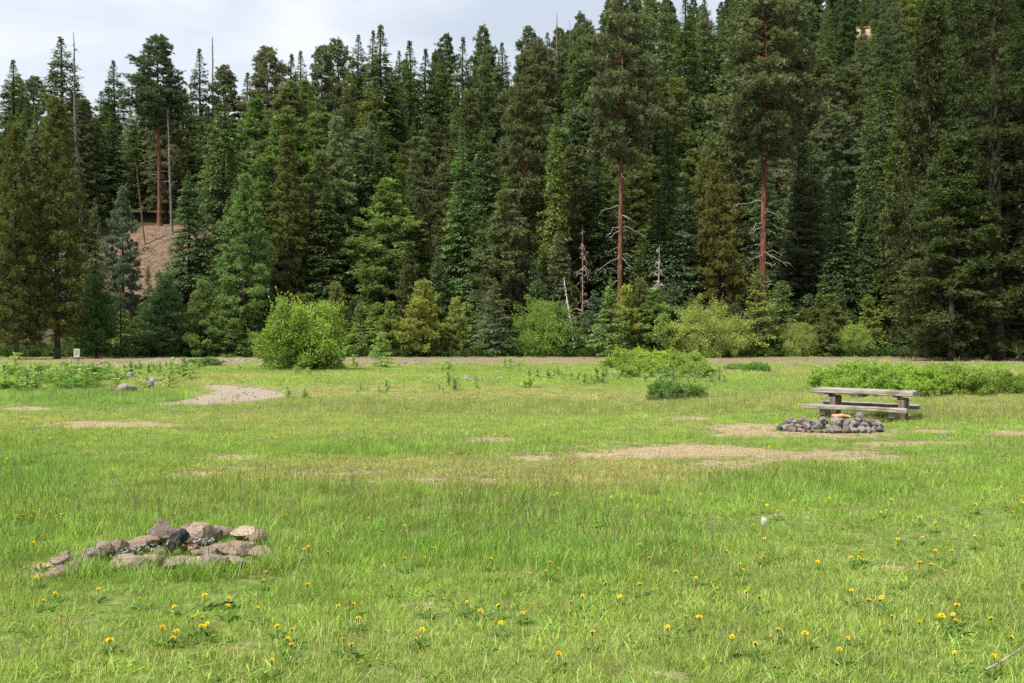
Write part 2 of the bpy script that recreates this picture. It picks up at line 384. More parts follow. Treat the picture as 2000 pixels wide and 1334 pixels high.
# ---------------------------------------------------------------- tree generators
def curve_pts(p0, az, L_, a0, droop, n=5):
    t = np.linspace(0, 1, n); d = np.array([math.cos(az), math.sin(az)])
    P = np.empty((n, 3)); P[:, 0] = p0[0] + d[0] * L_ * t; P[:, 1] = p0[1] + d[1] * L_ * t; P[:, 2] = p0[2] + L_ * (a0 * t - droop * t * t)
    return P
def trunk_mesh(R, H, r0, c=(0.5, 0.5, 0.5), ns=9, lean=0.0, flare=1.5, top=0.04, wob=0.02):
    t = np.array([0, .012, .03, .08, .16, .26, .38, .5, .62, .74, .85, .94, 1.0])
    P = np.zeros((len(t), 3)); P[:, 2] = t * H - 0.25 * (t == 0)
    w = np.cumsum(R.normal(size=(len(t), 2)) * wob * H * 0.12, axis=0) * t[:, None]
    P[:, :2] += w - w[0]; P[:, 0] += lean * t * H
    rr = r0 * (1 - t) ** 0.85 + top; rr[0] *= flare; rr[1] *= 1 + (flare - 1) * .5; rr[2] *= 1 + (flare - 1) * .2
    return tube(P, rr, ns, c, R, 0.07), lambda z: np.stack([np.interp(z, P[:, 2], P[:, 0]), np.interp(z, P[:, 2], P[:, 1])], -1)

def fir(seed, H=24., Rb=3.4, z0=1.0, nb=190, pw=0.85, droop=0.30, ks=1.0, rise=0.35, r0=0.20, full=1.0, dead=0, gap=0.05):
    R = np.random.RandomState(seed)
    tk, ax = trunk_mesh(R, H, r0)
    nb = int(nb * 1.15); u = (np.arange(nb) + R.uniform(-.5, .5, nb)) / nb; u = 1 - (1 - np.clip(u, 0, .995)) ** 1.18
    zb = z0 + (H - z0) * u + R.uniform(-.35, .35, nb) * ks * (1 - u); az = R.uniform(0, 6.283, nb)
    lump = 0.80 + 0.4 * vnoise(u * 9 + seed, np.cos(az) * 1.5 + 5, seed)
    Rr = Rb * (1 - u) ** pw * lump * (0.55 + 0.45 * sstep(0, .12, u)); Lb = np.maximum(Rr * R.uniform(.72, 1.12, nb), (0.10 + .9 * np.minimum(1 - u, .35)) * ks)
    keep = R.rand(nb) > gap; u, zb, az, Lb = u[keep], zb[keep], az[keep], Lb[keep]; nb = len(u)
    a0 = -0.12 + (rise + 0.5) * u ** 1.6 + R.uniform(-.12, .12, nb); dr = droop * (1 - u * 0.7) + R.uniform(-.05, .08, nb)
    base = ax(zb)
    # laterals
    nl = np.clip((Lb / (0.10 * ks)) * full, 13, 60).astype(int); ib = np.repeat(np.arange(nb), nl); n = len(ib)
    t = R.uniform(.08, 1, n) ** 0.8; sd = R.choice([-1, 1], n)
    dx, dy = np.cos(az[ib]), np.sin(az[ib]); Lx = Lb[ib]
    P = np.stack([base[ib, 0] + dx * Lx * t, base[ib, 1] + dy * Lx * t, zb[ib] + Lx * (a0[ib] * t - dr[ib] * t * t)], -1)
    P[:, 2] += R.normal(size=n) * .10 * ks * np.minimum(1, Lx)
    tan = unit(np.stack([dx, dy, a0[ib] - 2 * dr[ib] * t], -1)); side = np.stack([-dy, dx, np.zeros(n)], -1) * sd[:, None]
    ll = ((0.03 + .17 * np.minimum(1, Lx / ks)) * ks + 0.42 * Lx * np.sin(np.clip((1 - t) * 1.9, 0, 1.57)) * (1 - 0.25 * t)) * R.uniform(.55, 1.15, n); ll = np.minimum(ll, 1.5 * ks)
    ld = unit(tan * R.uniform(.5, .9, n)[:, None] + side + np.array([0, 0, -0.22]) + R.normal(size=(n, 3)) * .22)
    nk = np.clip(np.ceil(ll / (0.30 * ks)), 1, 6).astype(int); il = np.repeat(np.arange(n), nk); m = len(il)
    s = R.uniform(0, 1, m); s2 = R.choice([-1, 1], m)
    Q = P[il] + ld[il] * (ll[il] * s)[:, None]; Q[:, 2] -= 0.10 * ll[il] * s * s
    sdir = unit(np.cross(ld[il], np.array([0, 0, 1.0])))
    kd = ld[il] * 0.9 + sdir * (s2 * R.uniform(.1, .9, m))[:, None] + R.normal(size=(m, 3)) * .26
    tipn = (t[il] > .86) | (s > .8)
    C = np.stack([R.rand(m), tipn * R.uniform(.2, .9, m), R.rand(m)], -1)
    parts = [kites(Q, kd, R.uniform(.28, .50, m) * ks * np.clip(Lx[il] / ks * 1.1, .45, 1), R.uniform(.11, .19, m) * ks * np.clip(Lx[il] / ks * 1.1, .55, 1), R, C, 0.12)]
    # leader
    k = 10; lz = np.linspace(H - 1.6 * ks, H - .1 * ks, k)
    parts.append(kites(np.c_[ax(lz), lz], R.normal(size=(k, 3)) * .22 + [0, 0, 1], .38 * ks, .08 * ks, R, np.stack([R.rand(k), np.ones(k) * .4, R.rand(k)], -1)))
    tp = [tk]
    for i in range(0, nb, 2):
        if Lb[i] > .8 * ks:
            P_ = curve_pts((base[i, 0], base[i, 1], zb[i]), az[i], Lb[i] * .9, a0[i], dr[i], 4); tp.append(tube(P_, np.linspace(.035 * ks + .008 * Lb[i], .008, 4), 3))
    for i in range(dead):
        z = R.uniform(.6, z0 + 2.0); a = R.uniform(0, 6.28); b = ax(np.array([z]))[0]
        tp.append(tube(curve_pts((b[0], b[1], z), a, R.uniform(.8, 2.4), R.uniform(-.1, .2), R.uniform(.1, .5), 4), np.linspace(.03, .006, 4), 3))
    return merge(parts), merge(tp)

def pine(seed, H=30., Rb=3.8, z0=10., nb=110, tuft=0.36, round_=0.55, dens=1.0, r0=0.42, up=0.35, sprd=0.5, dead=10, nk=11, top_pw=0.6, clump=0.35):
    R = np.random.RandomState(seed)
    tk, ax = trunk_mesh(R, H * .98, r0, ns=11)
    u = np.clip((np.arange(nb) + R.uniform(-.5, .5, nb)) / nb, 0, .99)
    zb = z0 + (H - z0) * u; az = np.arange(nb) * 2.399 + R.uniform(-.6, .6, nb)
    prof = np.minimum(1, (round_ + (1 - round_) * sstep(0, .25, u))) * (1 - u ** 2.2) ** top_pw
    lump = 1 - clump + 2 * clump * vnoise(u * 7 + seed, np.cos(az) * 2 + 3, seed + 3)
    Lb = np.maximum(Rb * prof * lump * R.uniform(.65, 1.1, nb), .45)
    a0 = up * (0.2 + u) + R.uniform(-.25, .2, nb); dr = R.uniform(-.1, .25, nb) * (1 - u)
    base = ax(zb); tp = [tk]
    # secondary shoots carrying tufts
    ns_ = np.clip(Lb * 9.0 * dens, 9, 60).astype(int); ib = np.repeat(np.arange(nb), ns_); n = len(ib)
    t = R.uniform(.28, 1, n) ** .75; dx, dy = np.cos(az[ib]), np.sin(az[ib]); Lx = Lb[ib]
    P = np.stack([base[ib, 0] + dx * Lx * t, base[ib, 1] + dy * Lx * t, zb[ib] + Lx * (a0[ib] * t - dr[ib] * t * t)], -1)
    off = np.stack([-dy, dx, np.zeros(n)], -1) * (R.uniform(-1, 1, n) * sprd * (0.35 + Lx * .26))[:, None]
    off[:, 2] += R.uniform(-.12, .5, n) * sprd; P = P + off + R.normal(size=(n, 3)) * .1
    outd = unit(np.stack([dx, dy, np.full(n, .7)], -1) + off * .6)
    nkk = R.randint(int(nk * .7), int(nk * 1.3) + 1, n); ik = np.repeat(np.arange(n), nkk); m = len(ik)
    D = outd[ik] * 0.75 + unit(R.normal(size=(m, 3))) * 0.95
    tb = R.rand(n)
    C = np.stack([0.6 * tb[ik] + 0.4 * R.rand(m), np.clip((D[:, 2] > .9) * R.uniform(.2, .9, m), 0, 1), R.rand(m)], -1)
    cr_ = kites(P[ik], D, R.uniform(.75, 1.15, m) * tuft, R.uniform(.17, .29, m) * tuft, R, C, 0.02, up=unit(R.normal(size=(m, 3))) + [0, 0, .6])
    for i in range(nb):
        if Lb[i] > .9:
            tp.append(tube(curve_pts((base[i, 0], base[i, 1], zb[i]), az[i], Lb[i] * .92, a0[i], dr[i], 4), np.linspace(.02 + .016 * Lb[i], .012, 4), 3))
    dp = []
    for i in range(dead):
        z = R.uniform(z0 * .35, z0 + 3); a = R.uniform(0, 6.28); b = ax(np.array([z]))[0]; l = R.uniform(.7, 3.0)
        P_ = curve_pts((b[0], b[1], z), a, l, R.uniform(-.1, .2), R.uniform(.1, .7), 5); P_[1:] += R.normal(size=(4, 3)) * .08
        dp.append(tube(P_, np.linspace(.045, .008, 5), 4))
        q = P_[3]
        for k in range(2):
            Q_ = curve_pts(q, a + R.uniform(-1, 1), l * .35, R.uniform(-.3, .2), R.uniform(.2, .9), 3); dp.append(tube(Q_, [.018, .012, .005], 3))
    return cr_, merge(tp), (merge(dp) if dp else None)

def bush(seed, H=4.6, Rx=2.6, leaf=0.10, nclump=150, nleaf=110, low=0.02, shoots=40, tipb=0.5, flat=1.0, stems=8):
    R = np.random.RandomState(seed); parts = []
    # sub-crowns spread through an egg-shaped volume, mostly near its surface
    d = unit(R.normal(size=(nclump, 3))); d[:, 2] = d[:, 2] + .15 * (d[:, 2] < 0)
    rad = R.uniform(.25, 1.0, nclump) ** .5
    lum = 0.70 + 0.52 * vnoise(d[:, 0] * 2.2 + seed, d[:, 1] * 2.2 + d[:, 2] * 2, seed)
    C0 = d * rad[:, None] * lum[:, None]
    C0 = C0 * .92; cz = H * (0.45 + C0[:, 2] * .52); wz = (1 + .95 * (1 - sstep(0, .5, cz / H))) * 1.0
    C0 = np.stack([C0[:, 0] * Rx * wz, C0[:, 1] * Rx * wz, np.clip(cz, H * low, H * .97)], -1)
    sk = R.rand(nclump) < .17; ka = R.uniform(0, 6.283, nclump); kr = Rx * R.uniform(.3, .86, nclump)
    C0[sk] = np.stack([np.cos(ka) * kr, np.sin(ka) * kr, R.uniform(.02, .22, nclump) * H], -1)[sk]
    cs = R.uniform(.45, 1.2, nclump) * H * .085 + .05
    i = np.repeat(np.arange(nclump), nleaf); n = len(i)
    e = unit(R.normal(size=(n, 3))) * (R.rand(n) ** .45)[:, None]
    P = C0[i] + e * cs[i][:, None] * np.array([1.1, 1.1, .85 * flat])
    P[:, 2] = np.abs(P[:, 2])
    D = e + R.normal(size=(n, 3)) * .6 + [0, 0, .35]
    tb = R.rand(nclump)[i]
    C = np.stack([.5 * tb + .5 * R.rand(n), np.clip((P[:, 2] / H - .35) * 1.0, 0, 1) * tipb * R.rand(n) * (e[:, 2] > 0), R.rand(n)], -1)
    parts.append(kites(P, D, R.uniform(.8, 1.35, n) * leaf, R.uniform(.5, .75, n) * leaf, R, C, .05, up=unit(e + R.normal(size=(n, 3)) * .5) + [0, 0, .5]))
    # upright shoots breaking the outline
    for k in range(shoots):
        q = C0[R.randint(nclump)]; dd = unit(np.array([q[0] / Rx, q[1] / Rx, 1.0]) + R.normal(size=3) * .25); l = R.uniform(.1, .2) * H
        m = 16; s = np.linspace(0, 1, m); Q = q + cs.mean() * .6 * dd + dd * (s * l)[:, None]
        parts.append(kites(Q, R.normal(size=(m, 3)) * .6 + dd, leaf * 1.1, leaf * .45, R, np.stack([R.rand(m), np.full(m, tipb * .8), R.rand(m)], -1)))
    tp = []
    for k in range(stems):
        q = C0[R.randint(nclump)]; s = np.linspace(0, 1, 5)[:, None]
        P_ = np.array([R.uniform(-.12, .12) * Rx, R.uniform(-.12, .12) * Rx, -.05]) * (1 - s) + q * s; P_[:, :2] *= (1 - .35 * np.sin(s * 3.1)); tp.append(tube(P_, np.linspace(.012 * H, .004 * H, 5), 4))
    return merge(parts), merge(tp)

def snag(seed, H=14., r0=.22, nbr=26, lean=0., bl=1.2, bend=0.0, zmin=.25):
    R = np.random.RandomState(seed); tk, ax = trunk_mesh(R, H, r0, ns=8, lean=lean, wob=.03, top=.025); tp = []
    for i in range(nbr):
        z = H * R.uniform(zmin, .97); a = R.uniform(0, 6.28); b = ax(np.array([z]))[0]; l = bl * R.uniform(.3, 1.1) * (1.15 - z / H)
        P_ = curve_pts((b[0], b[1], z), a, l, R.uniform(-.1, .4), R.uniform(-.1, .8), 5); P_[1:] += R.normal(size=(4, 3)) * .05 * bl
        tp.append(tube(P_, np.linspace(.014 + .018 * bl, .006, 5), 4))
        for k in range(2): tp.append(tube(curve_pts(P_[R.randint(2, 4)], a + R.uniform(-1.2, 1.2), l * .4, R.uniform(-.3, .3), R.uniform(.1, .9), 3), [.014, .010, .005], 3))
    return merge(tp), tk

PROTO = {}
def proto(kind, parts):  # parts: list of (name, mesh, height)
    PROTO.setdefault(kind, []).append(parts)
def mk(n, g, m, sm=False): return mesh_np(n, g[0], g[1], m, g[2], sm)
for k, kw in enumerate([dict(H=25, Rb=3.5, nb=300, pw=.9), dict(H=26, Rb=2.9, nb=300, pw=.85, droop=.42), dict(H=24, Rb=4.1, nb=290, pw=.85, droop=.36, z0=2.0, dead=20),
                        dict(H=27, Rb=3.2, nb=280, pw=.75, gap=.14, droop=.25, z0=4.0, dead=25), dict(H=22, Rb=3.8, nb=290, pw=.9, droop=.5, rise=.25)]):
    c, t = fir(100 + k, **kw); proto('fir', (kw['H'], kw['Rb'], [('crown', mk('fir_crown', c, M_needle), 0), ('trunk', mk('fir_trunk', t, M_bark, True), 1)]))
for k, kw in enumerate([dict(H=34, Rb=4.0, z0=17.5, nb=120, dead=26), dict(H=32, Rb=3.6, z0=12, nb=135, dead=16, up=.2), dict(H=30, Rb=4.2, z0=4, nb=150, dead=12, round_=.8)]):
    c, t, d = pine(200 + k, tuft=.46, dens=1.0, sprd=.75, r0=.27, clump=.42, nk=15, **kw)
    ps = [('crown', mk('pine_crown', c, M_needle), 0), ('trunk', mk('pine_trunk', t, M_bark_red, True), 1), ('dead_branch', mk('dead_branches', d, M_dead), 2)]
    proto('ponderosa', (kw['H'], kw['Rb'], ps))
for k, kw in enumerate([dict(H=20, Rb=2.7, z0=1.8, nb=180), dict(H=21, Rb=2.3, z0=2.5, nb=190), dict(H=19, Rb=3.2, z0=1.2, nb=180)]):
    c, t, d = pine(300 + k, tuft=.34, dens=.95, sprd=.55, r0=.20, up=.45, round_=.75, clump=.26, nk=13, top_pw=.8, dead=8, **kw)
    proto('lodgepole', (kw['H'], kw['Rb'], [('crown', mk('olive_pine_crown', c, M_needle), 0), ('trunk', mk('olive_pine_trunk', t, M_bark, True), 1)]))
c, t, d = pine(390, H=40, Rb=6.3, z0=1.0, nb=280, tuft=.40, dens=.72, sprd=.9, r0=.62, up=.3, round_=.92, clump=.35, nk=12, top_pw=.8, dead=14)
proto('bigpine', (40, 6.3, [('crown', mk('big_pine_crown', c, M_needle), 0), ('trunk', mk('big_pine_trunk', t, M_bark, True), 1)]))
for k, kw in enumerate([dict(H=18, Rb=3.0, z0=1.6, nb=95, top_pw=1.1), dict(H=22, Rb=3.4, z0=2, nb=120, top_pw=1.2)]):
    c, t, d = pine(350 + k, tuft=.42, dens=1.2, sprd=.6, r0=.22, up=.65, round_=.8, clump=.3, nk=14, dead=5, **kw)
    proto('youngpine', (kw['H'], kw['Rb'], [('crown', mk('soft_pine_crown', c, M_needle), 0), ('trunk', mk('soft_pine_trunk', t, M_bark, True), 1)]))
for k, kw in enumerate([dict(H=7, Rb=2.2, nb=120), dict(H=7.5, Rb=1.8, nb=130, pw=.8), dict(H=6.5, Rb=2.4, nb=110, pw=.7), dict(H=7, Rb=2.0, nb=90, gap=.15, pw=.75)]):
    c, t = fir(400 + k, z0=.15, ks=.5, rise=.75, droop=.2, r0=.09, full=.85, **kw)
    proto('smallfir', (kw['H'], kw['Rb'], [('crown', mk('small_fir_crown', c, M_needle), 0), ('trunk', mk('small_fir_trunk', t, M_bark, True), 1)]))
for k, kw in enumerate([dict(H=7, Rb=1.9, z0=.3, nb=85), dict(H=6.5, Rb=2.2, z0=.2, nb=85)]):
    c, t, d = pine(450 + k, tuft=.24, dens=1.9, sprd=.4, r0=.09, up=.7, round_=.9, clump=.25, nk=14, top_pw=1.3, dead=0, **kw)
    proto('smallpine', (kw['H'], kw['Rb'], [('crown', mk('small_pine_crown', c, M_needle), 0), ('trunk', mk('small_pine_trunk', t, M_bark, True), 1)]))
for k, kw in enumerate([dict(H=4.6, Rx=2.55, nclump=440, nleaf=60, leaf=.145, shoots=110, tipb=1.0), dict(H=6.0, Rx=3.3, nclump=300, nleaf=70, leaf=.14), dict(H=6, Rx=4.2, nclump=340, nleaf=65, leaf=.14)]):
    c, t = bush(500 + k, **kw); proto('willow', (kw['H'], kw['Rx'], [('foliage', mk('willow_foliage', c, M_leaf), 0), ('stem', mk('willow_stem', t, M_twig, True), 1)]))
for k, kw in enumerate([dict(H=1.6, Rx=1.5, nclump=170, nleaf=60, leaf=.095, shoots=70), dict(H=1.4, Rx=1.7, nclump=190, nleaf=60, leaf=.095, shoots=60), dict(H=1.7, Rx=1.3, nclump=160, nleaf=60, leaf=.095, shoots=70)]):
    c, t = bush(550 + k, tipb=.8, stems=10, **kw); proto('shrub', (kw['H'], kw['Rx'], [('foliage', mk('shrub_foliage', c, M_leaf), 0), ('stem', mk('shrub_stem', t, M_twig, True), 1)]))
for k, kw in enumerate([dict(H=16, r0=.24, nbr=44, bl=1.5), dict(H=12, r0=.10, nbr=16, bl=.7), dict(H=6, r0=.08, nbr=60, bl=1.9, zmin=.1), dict(H=9, r0=.16, nbr=30, bl=1.3, lean=.06)]):
    b, t = snag(600 + k, **kw); proto('snag', (kw['H'], kw['bl'], [('trunk', mk('snag_trunk', t, M_dead, True), 0), ('dead_branch', mk('snag_branches', b, M_dead), 0)]))

def corn_lily(seed, H=.8, nl=16):
    R = np.random.RandomState(seed); parts = [tube(np.array([[0, 0, -.03], [0.01, 0, H * .4], [0, .01, H * .85]]), [.015, .012, .005], 5, (.5, .0, .5))]
    for i in range(nl):
        u = i / nl; z = H * (.08 + .72 * u); a = i * 2.4 + R.uniform(-.3, .3); l = H * R.uniform(.45, .66) * (1 - .4 * u); w = l * R.uniform(.32, .42)
        s = np.linspace(0, 1, 6); el_ = R.uniform(.4, .95) + .4 * u; cv = R.uniform(.35, .9)
        P = np.stack([l * (np.cos(el_) * s + .25 * s * s), 0 * s, z + l * (np.sin(el_) * s - cv * s * s * .8)], -1)
        wd = w * np.sin(np.pi * np.clip(s * .93 + .07, 0, 1)) ** .7 * .5; wd[-1] = .002
        A = P + np.stack([0 * s, wd, wd * .35], -1); B = P - np.stack([0 * s, wd, -wd * .35], -1)
        V = np.stack([A, P, B], 1).reshape(-1, 3); c_, s_ = math.cos(a), math.sin(a)
        V = np.stack([V[:, 0] * c_ - V[:, 1] * s_, V[:, 0] * s_ + V[:, 1] * c_, V[:, 2]], -1)
        Fq = []
        for j in range(5): Fq += [[j * 3, j * 3 + 1, j * 3 + 4, j * 3 + 3], [j * 3 + 1, j * 3 + 2, j * 3 + 5, j * 3 + 4]]
        parts.append((V, np.array(Fq), np.tile([R.rand(), .3 * R.rand(), .5], (len(V), 1))))
    return merge(parts)
LILY = [mk('corn_lily', corn_lily(700 + k, H=h_, nl=n_), M_leaf, True) for k, (h_, n_) in enumerate([(.85, 18), (.7, 14), (.55, 11), (.95, 20)])]

# ---------------------------------------------------------------- tree placing
GREEN = {  # crown base colours
    'dark': (0.050, 0.082, 0.036), 'fir': (0.076, 0.118, 0.046), 'grey': (0.110, 0.142, 0.074), 'blue': (0.086, 0.130, 0.070),
    'olive': (0.108, 0.130, 0.038), 'brownish': (0.102, 0.122, 0.052), 'bright': (0.125, 0.185, 0.052), 'pale': (0.15, 0.18, 0.08),
    'pond': (0.115, 0.140, 0.066), 'willow': (0.175, 0.255, 0.050), 'willow2': (0.235, 0.300, 0.075), 'shrub': (0.230, 0.335, 0.060), 'lime': (0.175, 0.215, 0.055)}
TREES = []
def put(kind, px, d, top, wpx, label, col, cat='tree', group=None, var=None, base=None, lean=0.0, name=None, dim=1.0, redtrunk=None, darktrunk=False, jit=True):
    """px: photo column of the stem; d: distance; top: photo row of the tip; wpx: crown width in photo px"""
    x = (px - CX) / F * d; zb = float(terrain(x, d)) if base is None else base
    zt = EYE + (HY - top) / F * d; h = max(zt - zb, .3)
    pr = PROTO[kind]
    if var is None:
        asp = (wpx / F * d) / h
        sc_ = [abs(math.log(asp / (2 * p[1] / p[0]))) + rs.uniform(0, .35) for p in pr]; var = int(np.argmin(sc_))
    PH, PR, parts = pr[var]
    nm = name or {'fir': 'fir_tree', 'ponderosa': 'ponderosa_pine', 'lodgepole': 'lodgepole_pine', 'youngpine': 'pine_tree', 'smallfir': 'young_fir', 'smallpine': 'young_pine',
                  'willow': 'willow_bush', 'shrub': 'shrub', 'snag': 'dead_tree'}[kind]
    e = link(nm, None, None, (x, d, zb)); e.empty_display_size = .5
    sz = h / PH; sx = (wpx / F * d) / (2 * PR) if wpx else sz
    if kind in ('fir', 'ponderosa', 'lodgepole', 'youngpine'): sx = min(max(sx, .5 * sz), 1.65 * sz)
    a = rs.uniform(0, 6.28); e.scale = (sx, sx, sz); e.rotation_euler = (lean * 0, lean, 0)
    c = np.array(GREEN[col]) if not isinstance(col, tuple) else np.array(col) * 1.5
    if kind == 'willow' and h > 2: c = c * 1.1
    if kind in ('smallfir', 'smallpine'): c = c * 1.2
    if kind not in ('willow', 'shrub', 'snag'): c = c * np.array([1.20, 1.17, 1.24])
    if jit: c = c * rs.uniform(.88, 1.14) * np.array([rs.uniform(.92, 1.08), 1, rs.uniform(.9, 1.1)])
    for pn, me, role in parts:
        if kind == 'ponderosa' and role == 1 and darktrunk:
            me = me.copy(); me.materials.clear(); me.materials.append(M_bark)
        o = link(pn, me, e); o.rotation_euler = (0, 0, a)
        if pn == 'dead_branch' and kind == 'ponderosa': o['kind'] = 'stuff'
        if pn == 'dead_branch' and kind == 'snag': o['kind'] = 'stuff'
        o.color = (*c, 1) if role == 0 else (1, 1, 1, 1)
        if role == 1 and redtrunk is False: pass
    tag(e, label, cat, group); TREES.append((e, px, top, d)); return e

E = put
# big shapes in the open and along the road (flat ground: distance from the base row)
def D(py): return KG / (py - HY)
G1 = 'bushes and young trees along the track'
E('willow', 592, D(724), 573, 168, 'big rounded bright green willow bush standing alone in the meadow', (0.125, 0.180, 0.032), 'bush', 'willow bushes', 0, name='willow_bush', jit=False)
E('smallfir', 745, D(719), 648, 72, 'tiny sparse fir sapling right of the big round willow bush', (0.14, 0.21, 0.055), 'young fir', G1, 2)
TL = [ # kind, px, d, top, width, label, colour, category, group, variant
 ('willow', 1064, 99, 570, 126, 'bright green leafy bush left of the leaning white dead trunk', 'willow', 'bush', 'willow bushes', 1),
 ('smallfir', 966, 98, 543, 100, 'grey green young fir directly left of the bright leafy bush', 'grey', 'young fir', G1, 1),
 ('smallpine', 826, 98, 556, 108, 'wide yellowish young conifer in the middle of the track edge', 'lime', 'young conifer', G1, 1),
 ('smallfir', 1192, 97, 545, 112, 'dense dark lower fir under the red trunk of the tallest pine', 'bright', 'young fir', G1, 0),
 ('smallpine', 1250, 101, 552, 66, 'slim olive young pine between red trunk and wide willow', 'olive', 'young pine', G1, 0),
 ('willow', 1372, 97, 573, 176, 'widest pale green willow mound in front of the dark forest', 'willow2', 'bush', 'willow bushes', 2),
 ('smallfir', 1482, 99, 528, 120, 'young fir at the foot of the right red trunked pine', 'lime', 'young fir', G1, 2),
 ('willow', 1562, 98, 618, 74, 'small pale leafy bush right of the right red trunk', 'willow2', 'bush', 'willow bushes', 1),
 ('smallpine', 1615, 97, 610, 54, 'small olive young pine between two pale leafy bushes', 'olive', 'young pine', G1, 0),
 ('willow', 1668, 99, 622, 74, 'pale leafy bush at the right end of the bush row', 'willow2', 'bush', 'willow bushes', 1),
 ('smallfir', 1640, 104, 545, 60, 'narrow pointed fir rising behind the right end of the bush row', 'fir', 'young fir', G1, 1),
 ('smallfir', 703, 99, 585, 80, 'young fir directly behind the right side of the lone willow', 'bright', 'young fir', G1, 0),
 ('smallpine', 762, 100, 596, 62, 'olive young pine behind the tiny sapling', 'lime', 'young pine', G1, 0),
 ('smallpine', 890, 99, 588, 60, 'olive young pine left of the grey green young fir', 'lime', 'young pine', G1, 0),
 ('smallfir', 855, 106, 480, 90, 'blue green fir behind the wide yellowish young conifer', 'blue', 'young fir', G1, 1),
 ('smallfir', 1105, 101, 620, 50, 'low green fir tucked behind the foot of the leaning white trunk', 'fir', 'young fir', G1, 0),
 ('smallfir', 1135, 99, 640, 44, 'lowest fir beside the leaning white trunk', 'bright', 'young fir', G1, 2),
 ('smallpine', 1300, 102, 585, 56, 'olive young pine behind the left flank of the widest willow', 'olive', 'young pine', G1, 0),
 ('smallpine', 188, 94, 545, 96, 'dark young pine right of the post sign', (0.045, .085, .025), 'young pine', G1, 1),
 ('smallfir', 236, 96, 560, 56, 'narrow deep green fir left of the gravel road start', 'fir', 'young fir', G1, 1),
 ('smallpine', 322, 98, 540, 118, 'broad dark conifer below the bare red slope', (0.045, .083, .028), 'young conifer', G1, 1),
 ('smallpine', 398, 98, 556, 96, 'mossy green young conifer right of the broad dark one', (0.06, .10, .03), 'young conifer', G1, 1),
 ('smallfir', 455, 98, 622, 92, 'low spreading fir left of the lone willow', 'bright', 'young fir', G1, 2),
 ('willow', 500, 99, 642, 60, 'low leafy bush touching the left side of the lone willow', (0.08, .15, .035), 'bush', 'willow bushes', 1),
 ('smallfir', 168, 103, 500, 70, 'slender fir standing behind the dark young pine by the sign', 'blue', 'young fir', G1, 1),
 ('smallfir', 185, 116, 388, 60, 'small pointed fir left of the bare red slope', 'fir', 'young fir', G1, 1),
 ('smallfir', 290, 108, 520, 50, 'small fir at the foot of the bare red slope', 'fir', 'young fir', G1, 0),
 ('smallpine', 1222, 100, 566, 76, 'pointed young pine hiding the base of the tallest red trunk', 'lime', 'young pine', G1, 0),
 ('smallfir', 940, 104, 560, 60, 'dark fir between the two front conifers', 'fir', 'young fir', G1, 0),
 ('smallfir', 1440, 104, 588, 60, 'small fir behind the right shoulder of the widest willow', 'fir', 'young fir', G1, 0),
 ('smallpine', 655, 101, 560, 70, 'olive young pine peeping over the right shoulder of the lone willow', 'olive', 'young pine', G1, 0),
]
for a in TL: put(a[0], a[1], a[2], a[3], a[4], a[5], a[6], a[7], a[8], a[9])
row = []
for px in np.arange(250, 1720, 44):
    if 660 < px < 2000 or px < 520 or True:
        px = px + rs.uniform(-14, 14); d = rs.uniform(99.5, 106); k = rs.choice(['smallfir', 'smallpine', 'smallfir']); col = rs.choice(['lime', 'bright', 'fir', 'grey', 'blue', 'olive'])
        tw = {'lime': 'yellow green', 'bright': 'fresh green', 'fir': 'mid green', 'grey': 'grey green', 'blue': 'bluish', 'olive': 'olive'}[col]
        row.append((put(k, px, d, rs.uniform(548, 610), rs.uniform(85, 130), None, col, 'young conifer', 'young conifers in the hedge along the track'), px, f'{tw} young conifer', 
            'in the hedge ' + ('below the bare slope' if px < 420 else 'left of the lone willow' if px < 600 else 'right of the lone willow' if px < 900 else 'around the bright leafy bush' if px < 1150 else 'near the tallest red trunk' if px < 1300 else 'around the widest willow' if px < 1500 else 'at its right end')))
G2 = 'tall conifers at the front of the forest'
